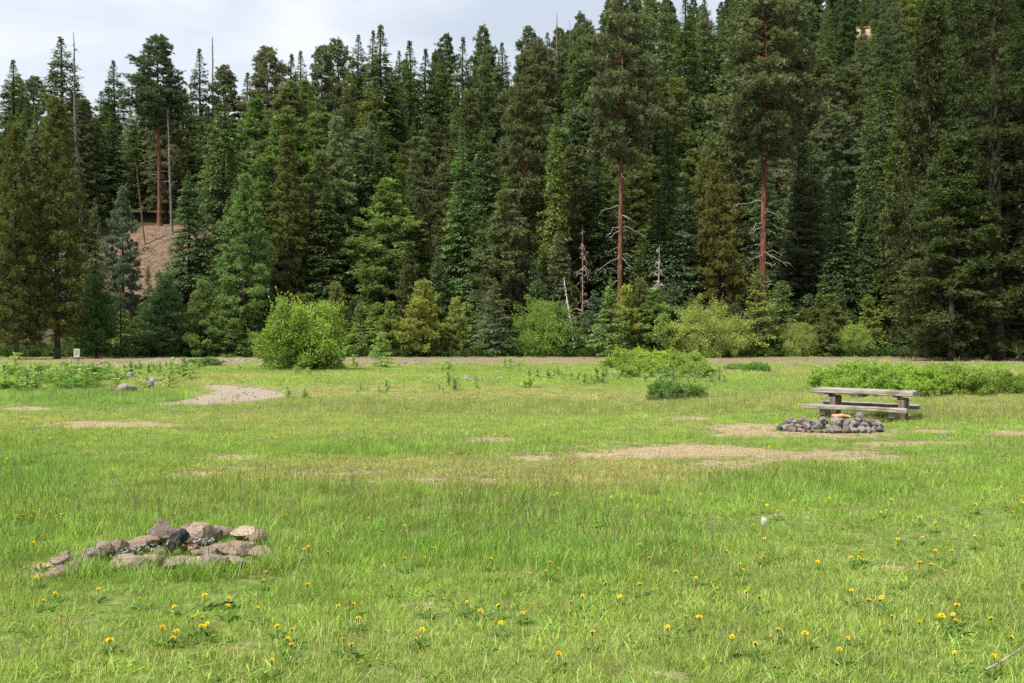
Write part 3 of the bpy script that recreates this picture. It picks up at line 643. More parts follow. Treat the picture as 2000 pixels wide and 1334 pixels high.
TL = [
 ('lodgepole', 32, 88, 250, 118, 'olive pine at the left picture edge beside the leaning trunk', (0.062, .068, .018), 2),
 ('lodgepole', 112, 90, 200, 122, 'tall olive pine with dense clumps above the post sign', (0.066, .074, .018), 0),
 ('youngpine', 240, 108, 370, 76, 'grey green thin pine left of the bare red slope', (0.062, .088, .06), 0),
 ('fir', 372, 112, 335, 140, 'pointed grey green fir right of the bare red slope', (0.05, .09, .045), 2),
 ('youngpine', 478, 103, 348, 116, 'bright green soft pine left of the lone willow', (0.078, .125, .04), 0),
 ('lodgepole', 562, 108, 274, 100, 'golden olive pine directly above the lone willow', 'olive', 1),
 ('lodgepole', 622, 110, 300, 86, 'olive pine pressed between golden pine and soft rounded pine', 'brownish', 1),
 ('youngpine', 655, 115, 236, 128, 'soft rounded grey green pine behind the lone willow', (0.085, .12, .06), 1),
 ('fir', 742, 116, 245, 120, 'dark fir right of the soft rounded pine', 'fir', 1),
 ('lodgepole', 815, 112, 303, 84, 'olive brown pine above the wide yellowish young conifer', 'brownish', 1),
 ('lodgepole', 800, 104, 478, 62, 'short brownish pine in front of the olive brown pine', 'brownish', 1),
 ('fir', 905, 112, 232, 138, 'tall light tipped fir in the centre of the forest front', (0.06, .11, .045), 0),
 ('smallfir', 962, 108, 418, 74, 'pale blue green fir below the centre of the forest', 'blue', 1),
 ('smallpine', 1003, 107, 446, 72, 'olive young pine right of the pale blue green fir', 'brownish', 0),
 ('smallfir', 1042, 106, 500, 68, 'blue green fir rising over the bright leafy bush', 'blue', 1),
 ('fir', 1083, 112, 222, 116, 'olive fir with bright drooping tips left of the tallest pine', (0.08, .10, .025), 4),
 ('lodgepole', 1404, 106, 320, 112, 'golden olive pine left of the right red trunked pine', (0.085, .085, .022), 2),
 ('fir', 1750, 106, 188, 132, 'dark olive fir just left of the big dark pine', (0.055, .072, .02), 0),
 ('fir', 1638, 110, 300, 100, 'deep green fir right of the right red trunked pine', (0.035, .068, .028), 1),
 ('fir', 1560, 118, 130, 110, 'dark fir shoulder behind the right red trunked pine', 'dark', 0),
 ('fir', 1310, 112, 190, 116, 'deep green fir between the two tall red trunked pines', (0.04, .075, .028), 1),
 ('fir', 1700, 125, 150, 110, 'deep green fir below the tan clearing', 'fir', 0),
 ('lodgepole', 1858, 82, 275, 215, 'low branching olive pine covering the left of the thick dark trunk', (0.046, .060, .018), 2),
]
TL += [('lodgepole', 1812, 92, 20, 190, 'dark olive pine filling the gap left of the enormous right edge pine', (0.030, .041, .0135), 2),
 ('lodgepole', 2010, 88, 120, 210, 'dark olive pine cut by the right picture edge', (0.030, .041, .0135), 2),
 ('lodgepole', 1890, 96, -60, 200, 'tall dark olive pine directly behind the enormous right edge pine', (0.032, .043, .014), 0)]
for a in TL: put(a[0], a[1], a[2], a[3], a[4], a[5], a[6], 'tree', G2, a[7])
E('ponderosa', 1210, 106, -22, 152, 'tallest central pine with a long bare red trunk', 'pond', 'pine tree', G2, 0, jit=False)
E('ponderosa', 1490, 108, -45, 205, 'huge grey green pine with orange red trunk and white dead limbs', 'pond', 'pine tree', G2, 0, jit=False)
E('ponderosa', 1024, 118, 105, 112, 'dense brownish pine with a dark red trunk left of centre gap', 'brownish', 'pine tree', G2, 1)
E('bigpine', 1942, 84, -190, 330, 'enormous dark olive pine with thick trunk at the right edge', (0.030, 0.042, 0.0125), 'pine tree', G2, 0, name='olive_pine', jit=False)
E('ponderosa', 312, 134, 76, 118, 'dark topped pine with bright orange trunk above the bare slope', (0.05, .07, .04), 'pine tree', G2, 0)
G3 = 'dead standing trees'
E('snag', 160, 128, 62, 60, 'tall bare leaning grey snag poking above the left skyline', (.30, .27, .26), 'dead tree', G3, 0, lean=-.055)
E('snag', 417, 190, 72, 40, 'thin bare pole snag poking above the skyline right of the orange trunk', (.28, .26, .25), 'dead tree', G3, 1)
E('snag', 336, 131, 215, 40, 'crooked whitish snag right beside the bright orange trunk', (.5, .43, .4), 'dead tree', G3, 3, lean=-.02)
E('snag', 283, 128, 308, 24, 'curved leaning snag left of the bright orange trunk', (.35, .24, .2), 'dead tree', G3, 3, lean=-.09)
E('snag', 1287, 103, 478, 80, 'small grey twiggy dead tree between the tall red trunked pines', (.75, .73, .72), 'dead tree', G3, 2)
E('snag', 1124, 103, 540, 30, 'leaning silvery white dead trunk beside the bright leafy bush', (1.5, 1.5, 1.55), 'dead tree', G3, 3, lean=-.2)
E('snag', 1138, 106, 440, 64, 'dark dead trunk with curling bare twigs behind the white leaning one', (.5, .42, .4), 'dead tree', G3, 2)
E('snag', 1086, 230, 28, 26, 'bare pole snag left of the two skyline poles in the centre', (.4, .4, .38), 'dead tree', G3, 1)
E('snag', 1116, 235, 40, 20, 'thinnest bare pole snag on the centre skyline', (.4, .4, .38), 'dead tree', G3, 1)
# skyline trees
G4 = 'conifers on the skyline'
SK = [(30, 150, 118, 70, 'fir', 'pointed fir nearest the left picture edge on the skyline'), (66, 160, 152, 60, 'ponderosa', 'round topped pine between the two left skyline firs'),
 (124, 140, 74, 92, 'fir', 'tallest dark fir on the left skyline beside the leaning snag'), (195, 175, 178, 56, 'fir', 'short skyline fir right of the leaning snag'),
 (226, 165, 120, 66, 'fir', 'feathery pointed fir midway between leaning snag and orange trunk'), (283, 150, 135, 60, 'fir', 'fir on the left flank of the dark topped orange pine'),
 (352, 165, 165, 70, 'fir', 'fir on the right flank of the dark topped orange pine'), (393, 170, 96, 62, 'fir', 'pointed fir just left of the thin pole snag'),
 (440, 175, 133, 66, 'ponderosa', 'open crowned pine just right of the thin pole snag'), (482, 185, 142, 56, 'fir', 'small skyline fir in the low dip of the left skyline'),
 (521, 150, 95, 64, 'ponderosa', 'narrow skyline pine with a dark bare lower trunk'), (568, 175, 106, 64, 'fir', 'first fir of the pair right of the narrow skyline pine'),
 (590, 190, 100, 56, 'fir', 'second fir of the pair right of the narrow skyline pine'), (628, 165, 95, 60, 'ponderosa', 'airy pine silhouette left of the central twin firs'),
 (662, 180, 82, 70, 'ponderosa', 'yellowish skyline pine left of the central twin firs'), (697, 170, 68, 64, 'fir', 'left one of the central twin skyline firs'),
 (727, 200, 60, 56, 'fir', 'pale fir squeezed between the central twin skyline firs'), (747, 155, 50, 94, 'fir', 'broad dark one of the central twin skyline firs'),
 (782, 210, 100, 50, 'fir', 'small faint fir in the gap right of the broad dark skyline fir'), (800, 165, 82, 76, 'fir', 'full skyline fir right of the small faint one'),
 (832, 175, 96, 68, 'fir', 'bushy skyline fir in the middle of the centre dip'), (866, 190, 108, 64, 'fir', 'low dark skyline fir in the centre dip'),
 (902, 170, 73, 66, 'fir', 'sharp spired fir rising right of the centre dip'), (944, 190, 90, 56, 'fir', 'small spired fir second right of the centre dip'),
 (962, 200, 100, 50, 'fir', 'small fir third right of the centre dip'), (983, 195, 84, 60, 'fir', 'skyline fir left of the lone thin tree'),
 (1031, 200, 56, 36, 'ponderosa', 'lone thin tufted tree left of the centre snags'), (1050, 190, 84, 60, 'ponderosa', 'round pine right below the lone thin tree'),
 (1066, 200, 64, 56, 'fir', 'dark fir left of the centre pole snags'), (1100, 205, 60, 60, 'fir', 'fir standing among the centre pole snags'),
 (1150, 190, 48, 60, 'ponderosa', 'dark topped pine just left of the tallest central pine'), (1128, 185, 55, 60, 'fir', 'green fir left of the dark topped pine'),
 (1262, 190, -10, 64, 'fir', 'first skyline fir right of the tallest central pine'), (1300, 200, -20, 60, 'fir', 'second skyline fir right of the tallest central pine'),
 (1340, 185, -14, 70, 'fir', 'yellowish fir reaching the top edge right of the tallest pine'), (1378, 200, -5, 60, 'fir', 'fir just left of the small gap of sky'),
 (1412, 200, 12, 50, 'fir', 'pointed fir inside the small gap of sky'), (1440, 180, -30, 80, 'fir', 'dark fir on the right side of the small gap of sky')]
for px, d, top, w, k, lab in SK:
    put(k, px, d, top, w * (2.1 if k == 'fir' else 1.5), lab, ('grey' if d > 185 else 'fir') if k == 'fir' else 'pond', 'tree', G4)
# the dense stand and the wooded hill
SKY = np.array([(-300, 170), (0, 165), (60, 180), (125, 140), (180, 195), (250, 185), (310, 130), (380, 160), (450, 175), (500, 170), (560, 145), (620, 130), (700, 110), (760, 100), (820, 122),
    (900, 112), (980, 105), (1060, 88), (1120, 72), (1180, 40), (1250, 5), (1400, 25), (1450, -60), (2000, -200), (2400, -260)], float)
def zone(px):
    for b, s in ((110, 'at the left picture edge'), (200, 'around the leaning grey snag'), (290, 'left of the bright orange trunk'), (420, 'right of the bright orange trunk'), (540, 'above the bright soft pine'),
                 (690, 'behind the soft rounded pine'), (860, 'below the broad skyline fir'), (1000, 'behind the light tipped central fir'), (1160, 'behind the brownish pine'), (1260, 'around the tallest pine'),
                 (1430, 'between the two red trunked pines'), (1580, 'behind the right red trunked pine'), (1690, 'left of the tan clearing'), (1800, 'right of the tan clearing')):
        if px < b: return s
    return 'behind the enormous right edge pine'
fill = []
for d, sp, hm, js in ((109, 5.0, 17, 3), (118, 5.4, 20, 4), (129, 5.8, 22, 5), (142, 6.4, 23, 5), (158, 7., 24, 6), (177, 7.5, 25, 7), (200, 5.0, 25, 8), (216, 4.6, 25, 7), (232, 4.4, 24, 8), (248, 4.4, 24, 8), (264, 4.4, 24, 8), (280, 4.4, 24, 8), (296, 4.4, 23, 8), (312, 4.4, 22, 8), (330, 4.4, 22, 9), (348, 4.4, 22, 9), (368, 4.4, 22, 9)):
    x = -d * .60
    while x < d * .60:
        xx = x + rs.uniform(-.3, .3) * sp; dd = d + rs.uniform(-.5, .5) * js; x += sp * rs.uniform(.8, 1.25)
        px = CX + F * xx / dd
        if not -120 < px < 2120: continue
        if 236 < px < 325 and dd < 131: continue                      # the bare slope stays open
        if 170 < px < 378 and dd < 140: continue
        if abs(px - 1210) < 62 and dd < 116 or abs(px - 1490) < 62 and dd < 120: continue
        if dd > 200 and px < 520: continue
        if dd > 275 and px < 1000: continue
        h = hm * rs.uniform(.72, 1.2) * (0.85 if dd > 185 else 1.0); zb = float(terrain(xx, dd)); top = HY - (zb + h - EYE) / dd * F
        if 1662 < px < 1712 and dd < 320:
            top = max(top, 62 + rs.uniform(0, 40))
            if dd > 290 and 1668 < px < 1708: continue
        lim = np.interp(px, SKY[:, 0], SKY[:, 1]) + rs.uniform(0, 45)
        top = max(top, lim); h = (HY - top) / F * dd + EYE - zb
        if h < 7: continue
        fill.append((px, dd, top, h, xx, zb))
fill.sort(key=lambda q: q[1])
named = []
far = []
for px, dd, top, h, xx, zb in fill:
    if dd > 192: far.append((xx, dd, zb, h)); continue
    k = rs.choice(['fir', 'fir', 'fir', 'fir', 'ponderosa', 'lodgepole', 'youngpine']) if px < 1500 else rs.choice(['fir', 'fir', 'fir', 'ponderosa'])
    col = {'fir': rs.choice(['dark', 'fir', 'fir', 'grey', 'blue', 'olive'] if px < 1500 else ['dark', 'dark', 'fir', 'fir', 'grey']), 'ponderosa': rs.choice(['pond', 'grey', 'brownish']), 'lodgepole': rs.choice(['olive', 'brownish']), 'youngpine': rs.choice(['bright', 'pond'])}[k]
    wpx = h * rs.uniform(.40, .62) / dd * F * (.85 if k in ('ponderosa', 'lodgepole') else 1)
    tone = {'dark': 'dark green', 'fir': 'mid green', 'grey': 'grey green', 'blue': 'bluish green', 'olive': 'olive', 'pond': 'dull green', 'brownish': 'brownish', 'bright': 'fresh green'}[col]
    where = 'in the stand' if dd < 124 else ('deep in the stand' if dd < 150 else ('on the lower hillside' if dd < 190 else 'high on the hillside'))
    kn = {'fir': 'fir', 'ponderosa': 'tall pine', 'lodgepole': 'narrow pine', 'youngpine': 'soft pine'}[k]
    e = put(k, px, dd, top, wpx, None, col, 'tree', 'conifers filling the wooded hillside')
    named.append((e, px, f'{tone} {kn}', f'{where} {zone(px)}'))
ORD = ['leftmost', 'second from left', 'third from left', 'fourth from left', 'fifth from left', 'sixth from left', 'seventh from left', 'eighth from left', 'ninth from left', 'tenth from left',
       'eleventh from left', 'twelfth from left', 'thirteenth from left', 'fourteenth from left', 'fifteenth from left', 'sixteenth from left', 'seventeenth from left', 'eighteenth from left', 'nineteenth from left', 'twentieth from left']
ORD += ['twenty-%s from left' % q for q in ('first', 'second', 'third', 'fourth', 'fifth', 'sixth', 'seventh', 'eighth', 'ninth')] + ['thirtieth from left'] + ['thirty-%s from left' % q for q in ('first', 'second', 'third', 'fourth', 'fifth', 'sixth', 'seventh', 'eighth', 'ninth')] + ['fortieth from left'] + ['forty-%s from left' % q for q in ('first', 'second', 'third', 'fourth', 'fifth', 'sixth', 'seventh', 'eighth', 'ninth')]
def order_labels(items):
    g = {}
    for o, px, what, where in items: g.setdefault((what, where), []).append((px, o))
    for (what, where), L_ in g.items():
        L_.sort(key=lambda q: q[0])
        for i, (px, o) in enumerate(L_):
            if len(L_) == 1: o['label'] = f'{what} {where}'
            elif i == len(L_) - 1: o['label'] = f'rightmost {what} {where}'
            elif i == 0: o['label'] = f'leftmost {what} {where}'
            else: o['label'] = f'{ORD[min(i, len(ORD) - 1)].split()[0]} {what} from left {where}'
order_labels(named + row)

# ---------------------------------------------------------------- low shrubs
rs2 = np.random.RandomState(11)
def shrub(px, py, top, w, label, col='shrub', var=None, d=None, group='low leafy shrubs'):
    return put('shrub', px, d or D(py), top, w, label, col, 'shrub', group, var)
shrub(1232, 722, 678, 100, 'bright shrub at the left end of the centre thicket')
shrub(1290, 726, 682, 104, 'bright shrub in the middle of the centre thicket')
shrub(1345, 728, 684, 90, 'bright shrub at the right end of the centre thicket')
shrub(1260, 738, 700, 110, 'lower front shrub of the centre thicket', (0.145, .22, .045))
shrub(1360, 738, 706, 84, 'low front shrub at the right foot of the centre thicket', (0.145, .21, .045))
shrub(1300, 781, 741, 84, 'small dense green shrub left of the grey stump', (0.10, .17, .04), 1)
shrub(1350, 778, 746, 60, 'small green shrub right behind the grey stump', (0.09, .155, .038), 2)
shrub(1480, 727, 706, 60, 'flat green shrub between thicket and long shrub bank', (0.09, .2, .04), 1)
shrub(1440, 724, 709, 56, 'smallest flat green shrub right of the centre thicket', (0.1, .2, .05), 1)
names_ = ['first', 'second', 'third', 'fourth', 'fifth', 'sixth', 'seventh', 'eighth', 'ninth']
for i, (px, py, top, w) in enumerate([(1618, 768, 712, 92), (1668, 762, 698, 96), (1712, 772, 706, 92), (1752, 766, 702, 92), (1800, 772, 710, 96), (1848, 768, 702, 94), (1896, 772, 712, 92), (1942, 768, 716, 88), (1990, 770, 728, 70)]):
    shrub(px, py, top, w, f'{names_[i]} bright green shrub from the left in the bank behind the picnic table')
shrub(1640, 774, 736, 80, 'low front shrub at the left end of the bank behind the table')
shrub(1790, 774, 738, 90, 'low front shrub of the bank right behind the table top')
shrub(1985, 706, 640, 110, 'deep green shrub behind the thick trunk at the right edge', (0.06, .12, .025), d=95)
shrub(400, 716, 698, 76, 'low grassy shrub beside the gravel road left of the lone willow', (0.085, .14, .04), 1)
for i, (px, py, w) in enumerate([(30, 762, 90), (95, 752, 100), (150, 760, 90), (205, 748, 80), (60, 736, 100), (160, 735, 110)]):
    shrub(px, py, py - 22, w, ['leafy clump at the left edge beside the corn lilies', 'leafy clump in front of the corn lilies on the left', 'leafy clump left of the low flat boulder',
        'leafy clump behind the low flat boulder', 'leafy clump farthest back at the left edge', 'leafy clump farthest back near the post sign'][i], (0.10, .20, .035), 1, group='leafy clumps in the left meadow')

# ---------------------------------------------------------------- corn lilies
lil = []
def lily(px, py, s=1.0, c=None):
    x, y = G(px, py); e = link('corn_lily', LILY[rs2.randint(4)], None, (x, y, float(terrain(x, y)) - .02))
    e.rotation_euler = (rs2.uniform(-.1, .1), rs2.uniform(-.1, .1), rs2.uniform(0, 6.28)); e.scale = (s, s, s * rs2.uniform(.85, 1.1))
    cc = np.array(c or (0.25, .345, .135)) * rs2.uniform(.85, 1.15); e.color = (*cc, 1); tag(e, None, 'plant', 'corn lilies in the meadow'); lil.append((e, px, py))
for px, py, s in [(35, 768, 1.1), (52, 766, 1.0), (70, 764, .85), (10, 764, 1.), (135, 752, .9), (160, 750, .9), (185, 748, .9), (205, 750, .9), (225, 745, .8), (265, 752, .75), (275, 758, .8), (285, 760, .6),
                  (320, 745, .9), (335, 750, .9), (357, 742, 1.2), (372, 746, 1.1), (200, 788, .4), (330, 758, .7), (100, 726, 1.), (60, 722, 1.1), (30, 724, 1.1), (10, 720, 1.1), (45, 730, .9), (150, 733, .8), (180, 731, .8), (215, 733, .8), (80, 733, .8),
                  (120, 738, .8), (245, 737, .8), (890, 762, .8), (858, 765, .7), (1035, 758, .8), (1155, 748, .9), (1148, 752, .7), (1165, 750, .8), (1050, 738, .7), (1080, 738, .6), (1070, 742, .6),
                  (865, 722, 1.1), (880, 722, .9), (995, 722, .9), (1015, 723, .7), (560, 778, .6), (592, 778, .5), (755, 766, .5), (705, 765, .5), (930, 760, .5), (440, 714, .5), (1105, 740, .6), (1130, 745, .6),
                  (735, 716, .6), (535, 716, 1.), (640, 722, 1.), (665, 720, .9), (690, 718, .9), (500, 728, .7), (615, 724, .9), (578, 732, .7), (600, 734, .5), (470, 722, .7), (1185, 738, .8), (1200, 742, .8)]:
    lily(px, py, s * 1.1)
    if px > 420:
        for q in range(2): lily(px + rs2.normal() * 9, py + rs2.normal() * 2.5, s * rs2.uniform(.6, 1.0))
for k in range(120):
    px = rs2.uniform(0, 390); py = rs2.uniform(716, 760)
    if py > 738 and px > 250: continue
    lily(px, py, rs2.uniform(.6, 1.05), (0.17, .28, .075) if rs2.rand() < .5 else None)
for k in range(60): lily(rs2.uniform(1215, 1420), rs2.uniform(722, 752), rs2.uniform(.4, .7), (0.22, .33, .15))
items = []
for e, px, py in lil:
    if px < 420: wz = ('in front of the left boulders' if py > 756 else 'beside the left boulders' if py > 742 else 'behind the left boulders' if py > 728 else 'farthest back near the post sign') + (' at the left edge' if px < 60 else ' near the left edge' if px < 130 else '' if px < 210 else ' a little right' if px < 300 else ' towards the gravel bend')
    elif px < 700: wz = 'at the foot of the lone willow' if py < 740 else 'beside the tip of the gravel bend'
    elif px < 1180: wz = 'around the low distant stone pile' if py > 728 else 'below the gravel road in the centre'
    else: wz = ('in front of the centre thicket' if py > 737 else 'along the foot of the centre thicket') + (' on its left' if px < 1290 else ' on its right')
    items.append((e, px, 'corn lily plant', wz))
order_labels(items)

# ---------------------------------------------------------------- stones
import bmesh
def rock(seed, sub=2, cuts=9, sharp=.62):
    R = np.random.RandomState(seed); bm = bmesh.new(); bmesh.ops.create_icosphere(bm, subdivisions=sub, radius=1.0)
    V = np.array([v.co[:] for v in bm.verts])
    for k in range(cuts):
        n = unit(R.normal(size=3)); d = R.uniform(sharp, .92); s = V @ n - d; V = V - np.maximum(s, 0)[:, None] * n * .95
    V += R.normal(size=V.shape) * .018 + np.stack([vnoise(V[:, 1] * 3 + seed, V[:, 2] * 3, seed), vnoise(V[:, 0] * 3, V[:, 2] * 3 + seed, seed), vnoise(V[:, 0] * 3 + seed, V[:, 1] * 3, seed)], -1) * .10 - .05
    for v, c in zip(bm.verts, V): v.co = c
    me = bpy.data.meshes.new('stone'); bm.to_mesh(me); bm.free(); return me
def rocks(mat, n, s0, sub, **kw):
    L_ = []
    for i in range(n):
        me = rock(s0 + i, sub, **kw); me.materials.append(mat); L_.append(me)
    return L_
R_tan = rocks(M_rock_tan, 9, 800, 3, cuts=13, sharp=.45); R_grey = rocks(M_rock_grey, 10, 820, 2, cuts=14, sharp=.40); R_blob = rocks(M_rock_grey, 4, 840, 3, cuts=11, sharp=.5)
def stone(par, x, y, z, sx, sy, sz, pool, col=(1, 1, 1), rot=None):
    o = link('stone', pool[rs2.randint(len(pool))], par, (x, y, z)); o.scale = (sx, sy, sz)
    o.rotation_euler = rot or (rs2.uniform(-.5, .5), rs2.uniform(-.5, .5), rs2.uniform(0, 6.28)); o.color = (*col, 1); return o
# near fire ring
fx, fy = G(320, 1098); fz = float(terrain(fx, fy))
ring = link('fire_ring', None, None, (fx, fy, fz)); tag(ring, 'tumbled ring of tan and brown stones sunk in grass, lower left', 'fire ring')
def near(px, py, w, h, dp=None, col=(1, 1, 1), lift=0.0, rot=None):
    """stone whose base rests on the ground at (px,py); w,h seen size in px"""
    x, y = G(px, py); s = y / F; z = float(terrain(x, y))
    a, b = w * s / 2 * 1.12, h * s / 2 * 1.12
    return stone(ring, x - fx, y - fy, z - fz + b * .58 + lift, a, dp or (a + b) / 2, b, R_tan, col, rot or (rs2.uniform(-.15, .15), rs2.uniform(-.15, .15), rs2.choice([0, 3.14]) + rs2.uniform(-.3, .3)))
_near = near
def near(px, py, w, h, dp=None, col=(1, 1, 1), **k): return _near(px, py, w * 1.24, h * 1.12, dp, tuple((.5 * q + .5 * (sum(col) / 3)) * 1.2 for q in col), **k)
near(318, 1062, 40, 52, col=(.75, .66, .66)); near(388, 1064, 62, 42, col=(1.05, .9, .8)); near(362, 1056, 40, 36, col=(.95, .75, .62)); near(410, 1060, 38, 34, col=(.85, .75, .7))
near(284, 1070, 42, 24, col=(1.05, .85, .7)); near(438, 1052, 22, 28, col=(.8, .7, .66)); near(484, 1056, 56, 26, col=(1.3, 1.25, 1.05)); near(505, 1066, 28, 32, col=(.95, .75, .66))
near(428, 1046, 26, 22, col=(1.2, 1.1, 1.)); near(298, 1052, 18, 28, col=(.7, .7, .74))
near(470, 1085, 52, 34, col=(1.0, .78, .68)); near(508, 1095, 34, 28, col=(1.1, .95, .82)); near(498, 1080, 22, 16, col=(.5, .45, .45))
near(230, 1090, 36, 42, col=(.92, .74, .68)); near(258, 1084, 40, 34, col=(.95, .78, .72)); near(198, 1096, 34, 40, col=(.95, .88, .78)); near(172, 1104, 36, 34, col=(.82, .80, .76)); near(160, 1112, 28, 24, col=(.95, .9, .85))
near(122, 1108, 40, 28, col=(1.0, .82, .72)); near(128, 1124, 50, 20, col=(.8, .82, .84)); near(112, 1130, 30, 18, col=(1.0, .86, .76)); near(150, 1122, 30, 16, col=(.75, .8, .85))
near(262, 1112, 58, 34, col=(1.1, .98, .85)); near(228, 1116, 44, 24, col=(1.1, 1.0, .85)); near(300, 1106, 40, 26, col=(1.2, 1.1, .9)); near(390, 1112, 56, 30, col=(1.15, 1.05, .9)); near(346, 1112, 44, 26, col=(1.1, 1.05, .85))
near(416, 1120, 48, 44, col=(.8, .84, .84)); near(450, 1112, 44, 26, col=(1.15, 1.05, .9)); near(372, 1084, 30, 22, col=(.9, .75, .7)); near(408, 1088, 34, 20, col=(.85, .72, .68)); near(436, 1084, 44, 22, col=(.9, .78, .72)); near(454, 1070, 22, 14, col=(.6, .55, .55))
for k in range(34):
    px = rs2.choice([rs2.normal(455, 34), rs2.normal(250, 42), rs2.normal(150, 24)]); py = 1092 + (px < 200) * 20 + rs2.normal() * 9; q_ = rs2.uniform(.8, 1.15)
    near(px, py, rs2.uniform(12, 28), rs2.uniform(9, 19), col=(q_, q_ * .88, q_ * .78))
def lump(name, px, py, w, h, dz, mat, seed, label, cat, rot=(0, 0, 0)):
    x, y = G(px, py); s = y / F; z = float(terrain(x, y)); me = rock(seed, 3, 7, .7); me.materials.append(mat)
    o = link(name, me, None, (x, y, z + h * s * .5 * dz)); o.scale = (w * s / 2 * 1.1, .09, h * s / 2 * 1.1); o.rotation_euler = rot; tag(o, label, cat); return o
def log(name, p0, p1, r, mat, label, cat, ns=10, seed=1):
    R = np.random.RandomState(seed); t = np.linspace(0, 1, 9)[:, None]; P = np.array(p0) * (1 - t) + np.array(p1) * t; P[1:-1] += R.normal(size=(7, 3)) * r * .12
    c = P.mean(0); rr = np.r_[r * .3, r, np.full(5, r * 1.03), r * .95, r * .25]; P[1] = P[0] + (P[1] - P[0]) * .08; P[-2] = P[-1] + (P[-2] - P[-1]) * .08
    g = tube(P - c, rr * R.uniform(.75, 1.15, 9), ns, R=R, rough=.28); o = link(name, mesh_np(name, g[0], g[1], mat), None, c); tag(o, label, cat); return o
lx, ly = G(343, 1088); log('charred_log', (lx - .07, ly - .06, fz + .05), (lx + .05, ly + .10, fz + .19), .052, M_char, 'short black charred log propped in the middle of the near fire ring', 'charred log')
ap = [];
for k in range(70):
    px, py = [(235, 1098), (268, 1092), (300, 1090), (380, 1075), (400, 1074)][rs2.randint(5)]; x, y = G(px + rs2.normal() * 13, py + rs2.normal() * 3.5); s = rs2.uniform(.005, .013)
    z0_ = float(terrain(x, y)) + .075; v = np.array([[-s, -s, 0], [s, -s, 0], [s, s, 0], [-s, s, 0], [-s, -s, s], [s, -s, s], [s, s, s], [-s, s, s]]) * rs2.uniform(.6, 1.4, (8, 3)) + [x, y, z0_]
    ap.append((v, np.array([[0, 3, 2, 1], [4, 5, 6, 7], [0, 1, 5, 4], [1, 2, 6, 5], [2, 3, 7, 6], [3, 0, 4, 7]]), np.ones((8, 3))))
v_ = merge(ap); tag(link('ash', mesh_np('ash', v_[0], v_[1], M_ash)), kind='stuff')

# far fire ring by the table: heaped angular grey stones
hx, hy = G(1625, 843); hz = float(terrain(hx, hy))
heap = link('fire_ring', None, None, (hx, hy, hz)); tag(heap, 'heaped ring of broken grey stones in front of the picnic table', 'fire ring')
def heap_stone(a, lay, r=None):
    rx, ry = 1.0, .42; jr = rs2.uniform(.88, 1.05) - lay * .07; x = math.cos(a) * rx * jr; y = math.sin(a) * ry * jr; s = rs2.choice([rs2.uniform(.045, .075), rs2.uniform(.075, .125)]) * (1 - .06 * lay)
    z = s * .5 + lay * .075; c = rs2.uniform(.6, 1.65); tint = (c * 1.02, c * .97, c * .93) if rs2.rand() > .06 else (c * 1.15, c * .88, c * .7)
    stone(heap, x, y, z, s * rs2.uniform(.9, 1.4), s * rs2.uniform(.8, 1.2), s * rs2.uniform(.65, 1.), R_grey, tint)
for lay, n in ((0, 72), (1, 64), (2, 50)):
    for k in range(n): heap_stone(k / n * 6.283 + rs2.uniform(-.1, .1), lay)
for k in range(18): heap_stone(rs2.uniform(2.6, 3.7) if k % 2 else rs2.uniform(3.7, 5.4), rs2.randint(0, 3))
for k, (x, z) in enumerate([(.42, .30), (.52, .27), (.33, .25), (.45, .36), (.62, .24), (.58, .20), (.70, .18), (.36, .19)]):
    stone(heap, x + .02, -.2 + rs2.uniform(-.05, .05), z - .03, .10, .09, .075, R_grey, (1.1, 1.07, 1.02))
bx_, by_ = G(1642, 838)
g_ = []
for k in range(6):
    P_ = np.array([[-.20 + rs2.uniform(-.04, .04), k * .03 - .09, .0 + rs2.uniform(0, .03)], [0, k * .03 - .09, .03], [.20 + rs2.uniform(-.04, .04), k * .03 - .09, 0 + rs2.uniform(0, .03)]]); g_.append(tube(P_, [.03, .05, .02], 5, R=rs2, rough=.3))
g_ = merge(g_); o = link('split_log', mesh_np('split_log', g_[0], g_[1], M_cutwood), None, (bx_, by_, hz + .24)); o.scale = (.95, 1.0, .9); tag(o, 'splintered orange tan log lying on top of the grey stone ring', 'firewood')

